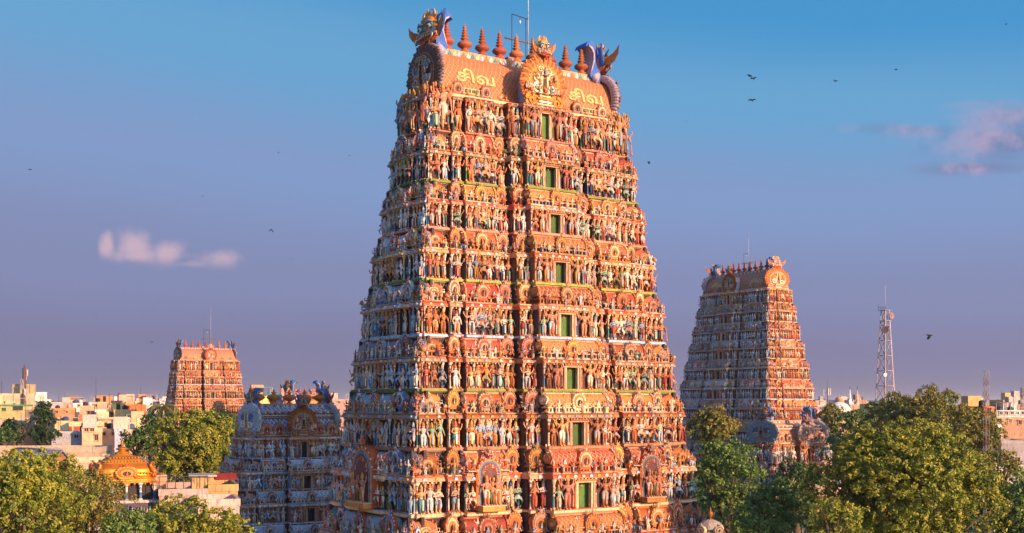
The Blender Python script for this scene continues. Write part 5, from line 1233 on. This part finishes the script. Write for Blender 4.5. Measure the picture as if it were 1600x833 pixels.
def masts():
    Y = 330; r, zt = lattice('telecom_tower', 'tall pale steel lattice telecom tower with round dishes, right skyline', 1383, 485, Y, 5.4, 1.5, nseg=11, rb=.17, spike=7, cols=((.62, .52, .50), (.60, .42, .38)), cat='telecom tower')
    sc = Y/F_PX
    dish(r, -1.6, -1.6, CAMZ+(HZ-516)*sc, 1.0, -.9); dish(r, 1.0, -1.5, CAMZ+(HZ-494)*sc, 1.0, .1); dish(r, 1.6, .4, CAMZ+(HZ-513)*sc, .8, 1.3, (.25, .3, .42)); dish(r, -1.9, -1.9, CAMZ+(HZ-586)*sc, .55, -.2, WHITE)
    obj('platform', join([box(-1.3, 1.3, -1.3, 1.3, zt-.1, zt, (.3, .25, .24)), box(-1.2, 1.2, -1.2, 1.2, CAMZ+(HZ-502)*sc, CAMZ+(HZ-502)*sc+.12, (.3, .25, .24)), tube([(-2.6, 0, zt+.8), (0, 0, zt+.5)], .06, 3, DARK), tube([(-2.6, 0, zt+.1), (-2.6, 0, zt+1.5)], .05, 3, DARK)]+[tube([(-1.3, -1.3+2.6*q/3, zt), (-1.3, -1.3+2.6*q/3, zt+1.1)], .05, 3, DARK) for q in range(4)]).mat(6), r)
    lattice('lattice_mast', 'thin red and white lattice mast rising from trees by orange tower room', 1541, 580, 125, .45, .40, nseg=30, rb=.024, cols=((.34, .17, .12), (.42, .37, .35)), rot=.3)
    lattice('lattice_mast', 'thin dark lattice mast at the right edge of the skyline', 1597, 605, 300, .9, .5, nseg=14, rb=.06, cols=((.2, .18, .2), (.24, .22, .24)), spike=3)
    def mono(px, ytop, Y, label, pans, h=.18, c=(.12, .10, .11), spike=2.0, ybox=0):
        p = PX(px, ytop, Y); r = empty('aerial_mast', (p.x, p.y, 0)); tag(r, label, 'aerial mast'); R = random.Random(px)
        obj('pole', join([tube([(0, 0, 0), (0, 0, p.z)], h, 6, c), tube([(0, 0, p.z), (0, 0, p.z+spike)], h*.3, 4, c)]).mat(6), r)
        for i in range(pans):
            a = 2*pi*i/max(1, pans)+R.random(); zz = p.z-.9-1.5*(i//3)*.9-R.uniform(0, .7); rad = .5+R.random()*.5
            obj('panel_antenna', join([box(-.16, .16, -.1, .1, -.9, .9, (.42, .40, .40)), tube([(0, 0, 0), (-cos(a)*0, rad, 0)], .04, 3, c)]).mat(6).t(rz=a+pi/2).t((cos(a)*rad, sin(a)*rad, zz)), r)
        return r
    mono(38, 575, 330, 'thick aerial mast crowded with white panel antennas at far left', 16, .5, spike=1.0, c=(.16, .08, .06))
    mono(150, 618, 420, 'slim aerial mast with white panels rising over the town centre left', 4, .22, spike=6)
    mono(1293, 606, 300, 'aerial pole with pale panels just right of the right temple tower', 3, .13, spike=2.2)
    mono(1455, 606, 260, 'rooftop aerial peeping above the wide olive tree', 5, .16, spike=.5)
    mono(419, 612, 330, 'thin pole aerial above the yellow block behind blue tower', 0, .10, spike=3)
    p = PX(188, 614, 420); r = empty('brick_chimney', (p.x, p.y, 0)); tag(r, 'tall round red brick chimney on the left skyline', 'chimney')
    obj('stack', lathe([(1.25, 0), (.85, p.z-1)], 12, (.42, .14, .09)).mat(4), r); obj('rim', lathe([(.95, 0), (.98, .4), (.86, .45), (.86, 1.0), (.6, 1.0), (.6, .3)], 12, (.24, .09, .07)).mat(4).t((0, 0, p.z-1)), r)
    # stuck-up tower blocks behind : tall pink pair left of the small roof
    for i, (px, yt, w) in enumerate(((453, 606, .7), (443, 606, .5))):
        p = PX(px-2, yt, 172); r = empty('ornate_pinnacle', (p.x, p.y, 0), TH); tag(r, ['pink sculpted pinnacle standing left of the small temple roof', 'thinner pink pinnacle, leftmost above the blue tower ridge'][i], 'pinnacle')
        obj('shaft', join([lathe([(w, 0), (w, p.z-2.5), (w*1.2, p.z-2.3), (w*.9, p.z-2), (w*1.1, p.z-1.4), (w*.7, p.z-1.2), (w*.8, p.z-.8), (.1, p.z)], 8, PINK)]), r)
masts()

# ------------------------------------------------------------------ birds
def bird(px, py, size, label, roll=0.0, flap=.5, head=0.0, Y=60):
    """body, head, beak, tail as one mesh; two wings with fingered tips"""
    c = PX(px, py, Y); s = size/F_PX*Y; r = empty('bird', c, head); tag(r, label, 'bird'); r.rotation_euler = (roll, .0, head); r.scale = (s, s, s); K = (.02, .018, .02)
    b = join([tube([(0, -.24, .01), (0, -.12, .02), (0, .04, 0), (0, .20, 0), (0, .26, 0)], [.035, .065, .075, .04, .02], 7, K), ball((0, -.26, .02), (.045, .055, .045), K, 7, 4), tube([(0, -.30, .015), (0, -.36, .0)], [.018, .004], 4, (.1, .08, .03)), prism([(-.03, .18), (.03, .18), (.085, .42), (-.085, .42)], -.008, .008, K).t(rx=-pi/2).t((0, 0, 0), (1, 1, 1))])
    obj('body', b.t(rx=0), r)
    for sd_ in (-1, 1):
        z1 = .18*flap; z2 = .10*flap if flap > 0 else .30*flap
        V = [(.03, -.09, .01), (.26, -.14, z1), (.50, -.02, z2), (.47, .05, z2), (.44, .09, z2), (.40, .12, z2*1.05), (.24, .12, z1), (.03, .10, .01)]
        n = len(V); VV = [(sd_*x, y, z+.01) for x, y, z in V]+[(sd_*x, y, z-.006) for x, y, z in V]
        L = []; N = []
        for f in ((0, 1, 6, 7), (1, 2, 3, 4, 5, 6)): L += list(f); N.append(len(f)); L += [q+n for q in f][::-1]; N.append(len(f))
        for i in range(n): k = (i+1) % n; L += [i, i+n, k+n, k]; N.append(4)
        obj('wing', G(VV, L, N, K), r)
def birds():
    bird(1452, 524, 17, 'large black bird flying right of the telecom tower', .2, -1.2, 1.3, 50)
    bird(1171, 119, 13, 'upper left of three birds soaring right of the tower top', .4, .9, .9)
    bird(1177, 123, 12, 'bird touching wings with the upper one right of the tower top', .3, .7, 2.4)
    bird(1175, 157, 14, 'lowest of the three birds soaring right of the tower top', .2, .6, 2.6)
    bird(1305, 127, 10, 'small bird in the upper right sky between two others', .3, 1, .5)
    bird(1400, 109, 8, 'small bird high in the upper right sky nearest the pink clouds', .2, .5, 1.6)
    bird(1572, 38, 6, 'tiny bird at the top right corner of the sky', .2, .5, 2)
    bird(1014, 253, 9, 'small dark bird close beside the tower right flank', .3, -1, 1.2)
    bird(1072, 189, 5, 'tiny bird high in sky right of tower, alone', .3, .5, .3)
    bird(424, 359, 10, 'dark bird right of the puffy pink cloud', .3, -1.1, .8)
    bird(316, 307, 6, 'tiny bird above the puffy pink cloud', .3, .8, .8)
    bird(435, 239, 5, 'tiny bird midway up the left sky', .3, .8, 2.2)
    bird(546, 243, 4, 'faint tiny bird left of the tower in mid sky', .3, .8, 2.2)
    bird(47, 265, 8, 'small gliding bird near the left edge of the sky', .1, .3, 2.9)
    bird(237, 535, 7, 'small bird just left above the far left tower', .3, 1.2, .6)
    bird(150, 490, 4, 'tiny bird in purple sky above the town, upper one', .3, .8, .8)
    bird(455, 405, 4, 'tiny bird low right of the puffy cloud', .3, .8, .8)
    bird(93, 563, 5, 'tiny bird above the town right of the thick aerial mast', .2, .8, .4)
birds()

def haze():
    m = bpy.data.materials.new('town_haze'); m.use_nodes = True; N = m.node_tree.nodes; N.clear()
    o = N.new('ShaderNodeOutputMaterial'); v = N.new('ShaderNodeVolumePrincipled'); m.node_tree.links.new(v.outputs[0], o.inputs['Volume'])
    v.inputs['Color'].default_value = (.92, .90, .95, 1); v.inputs['Density'].default_value = .00012; v.inputs['Anisotropy'].default_value = .2
    b = obj('haze', box(-9100, 9100, -310, 14100, -1.5, 64, (1, 1, 1)), mats=[m]); tag(b, kind='stuff')
haze()
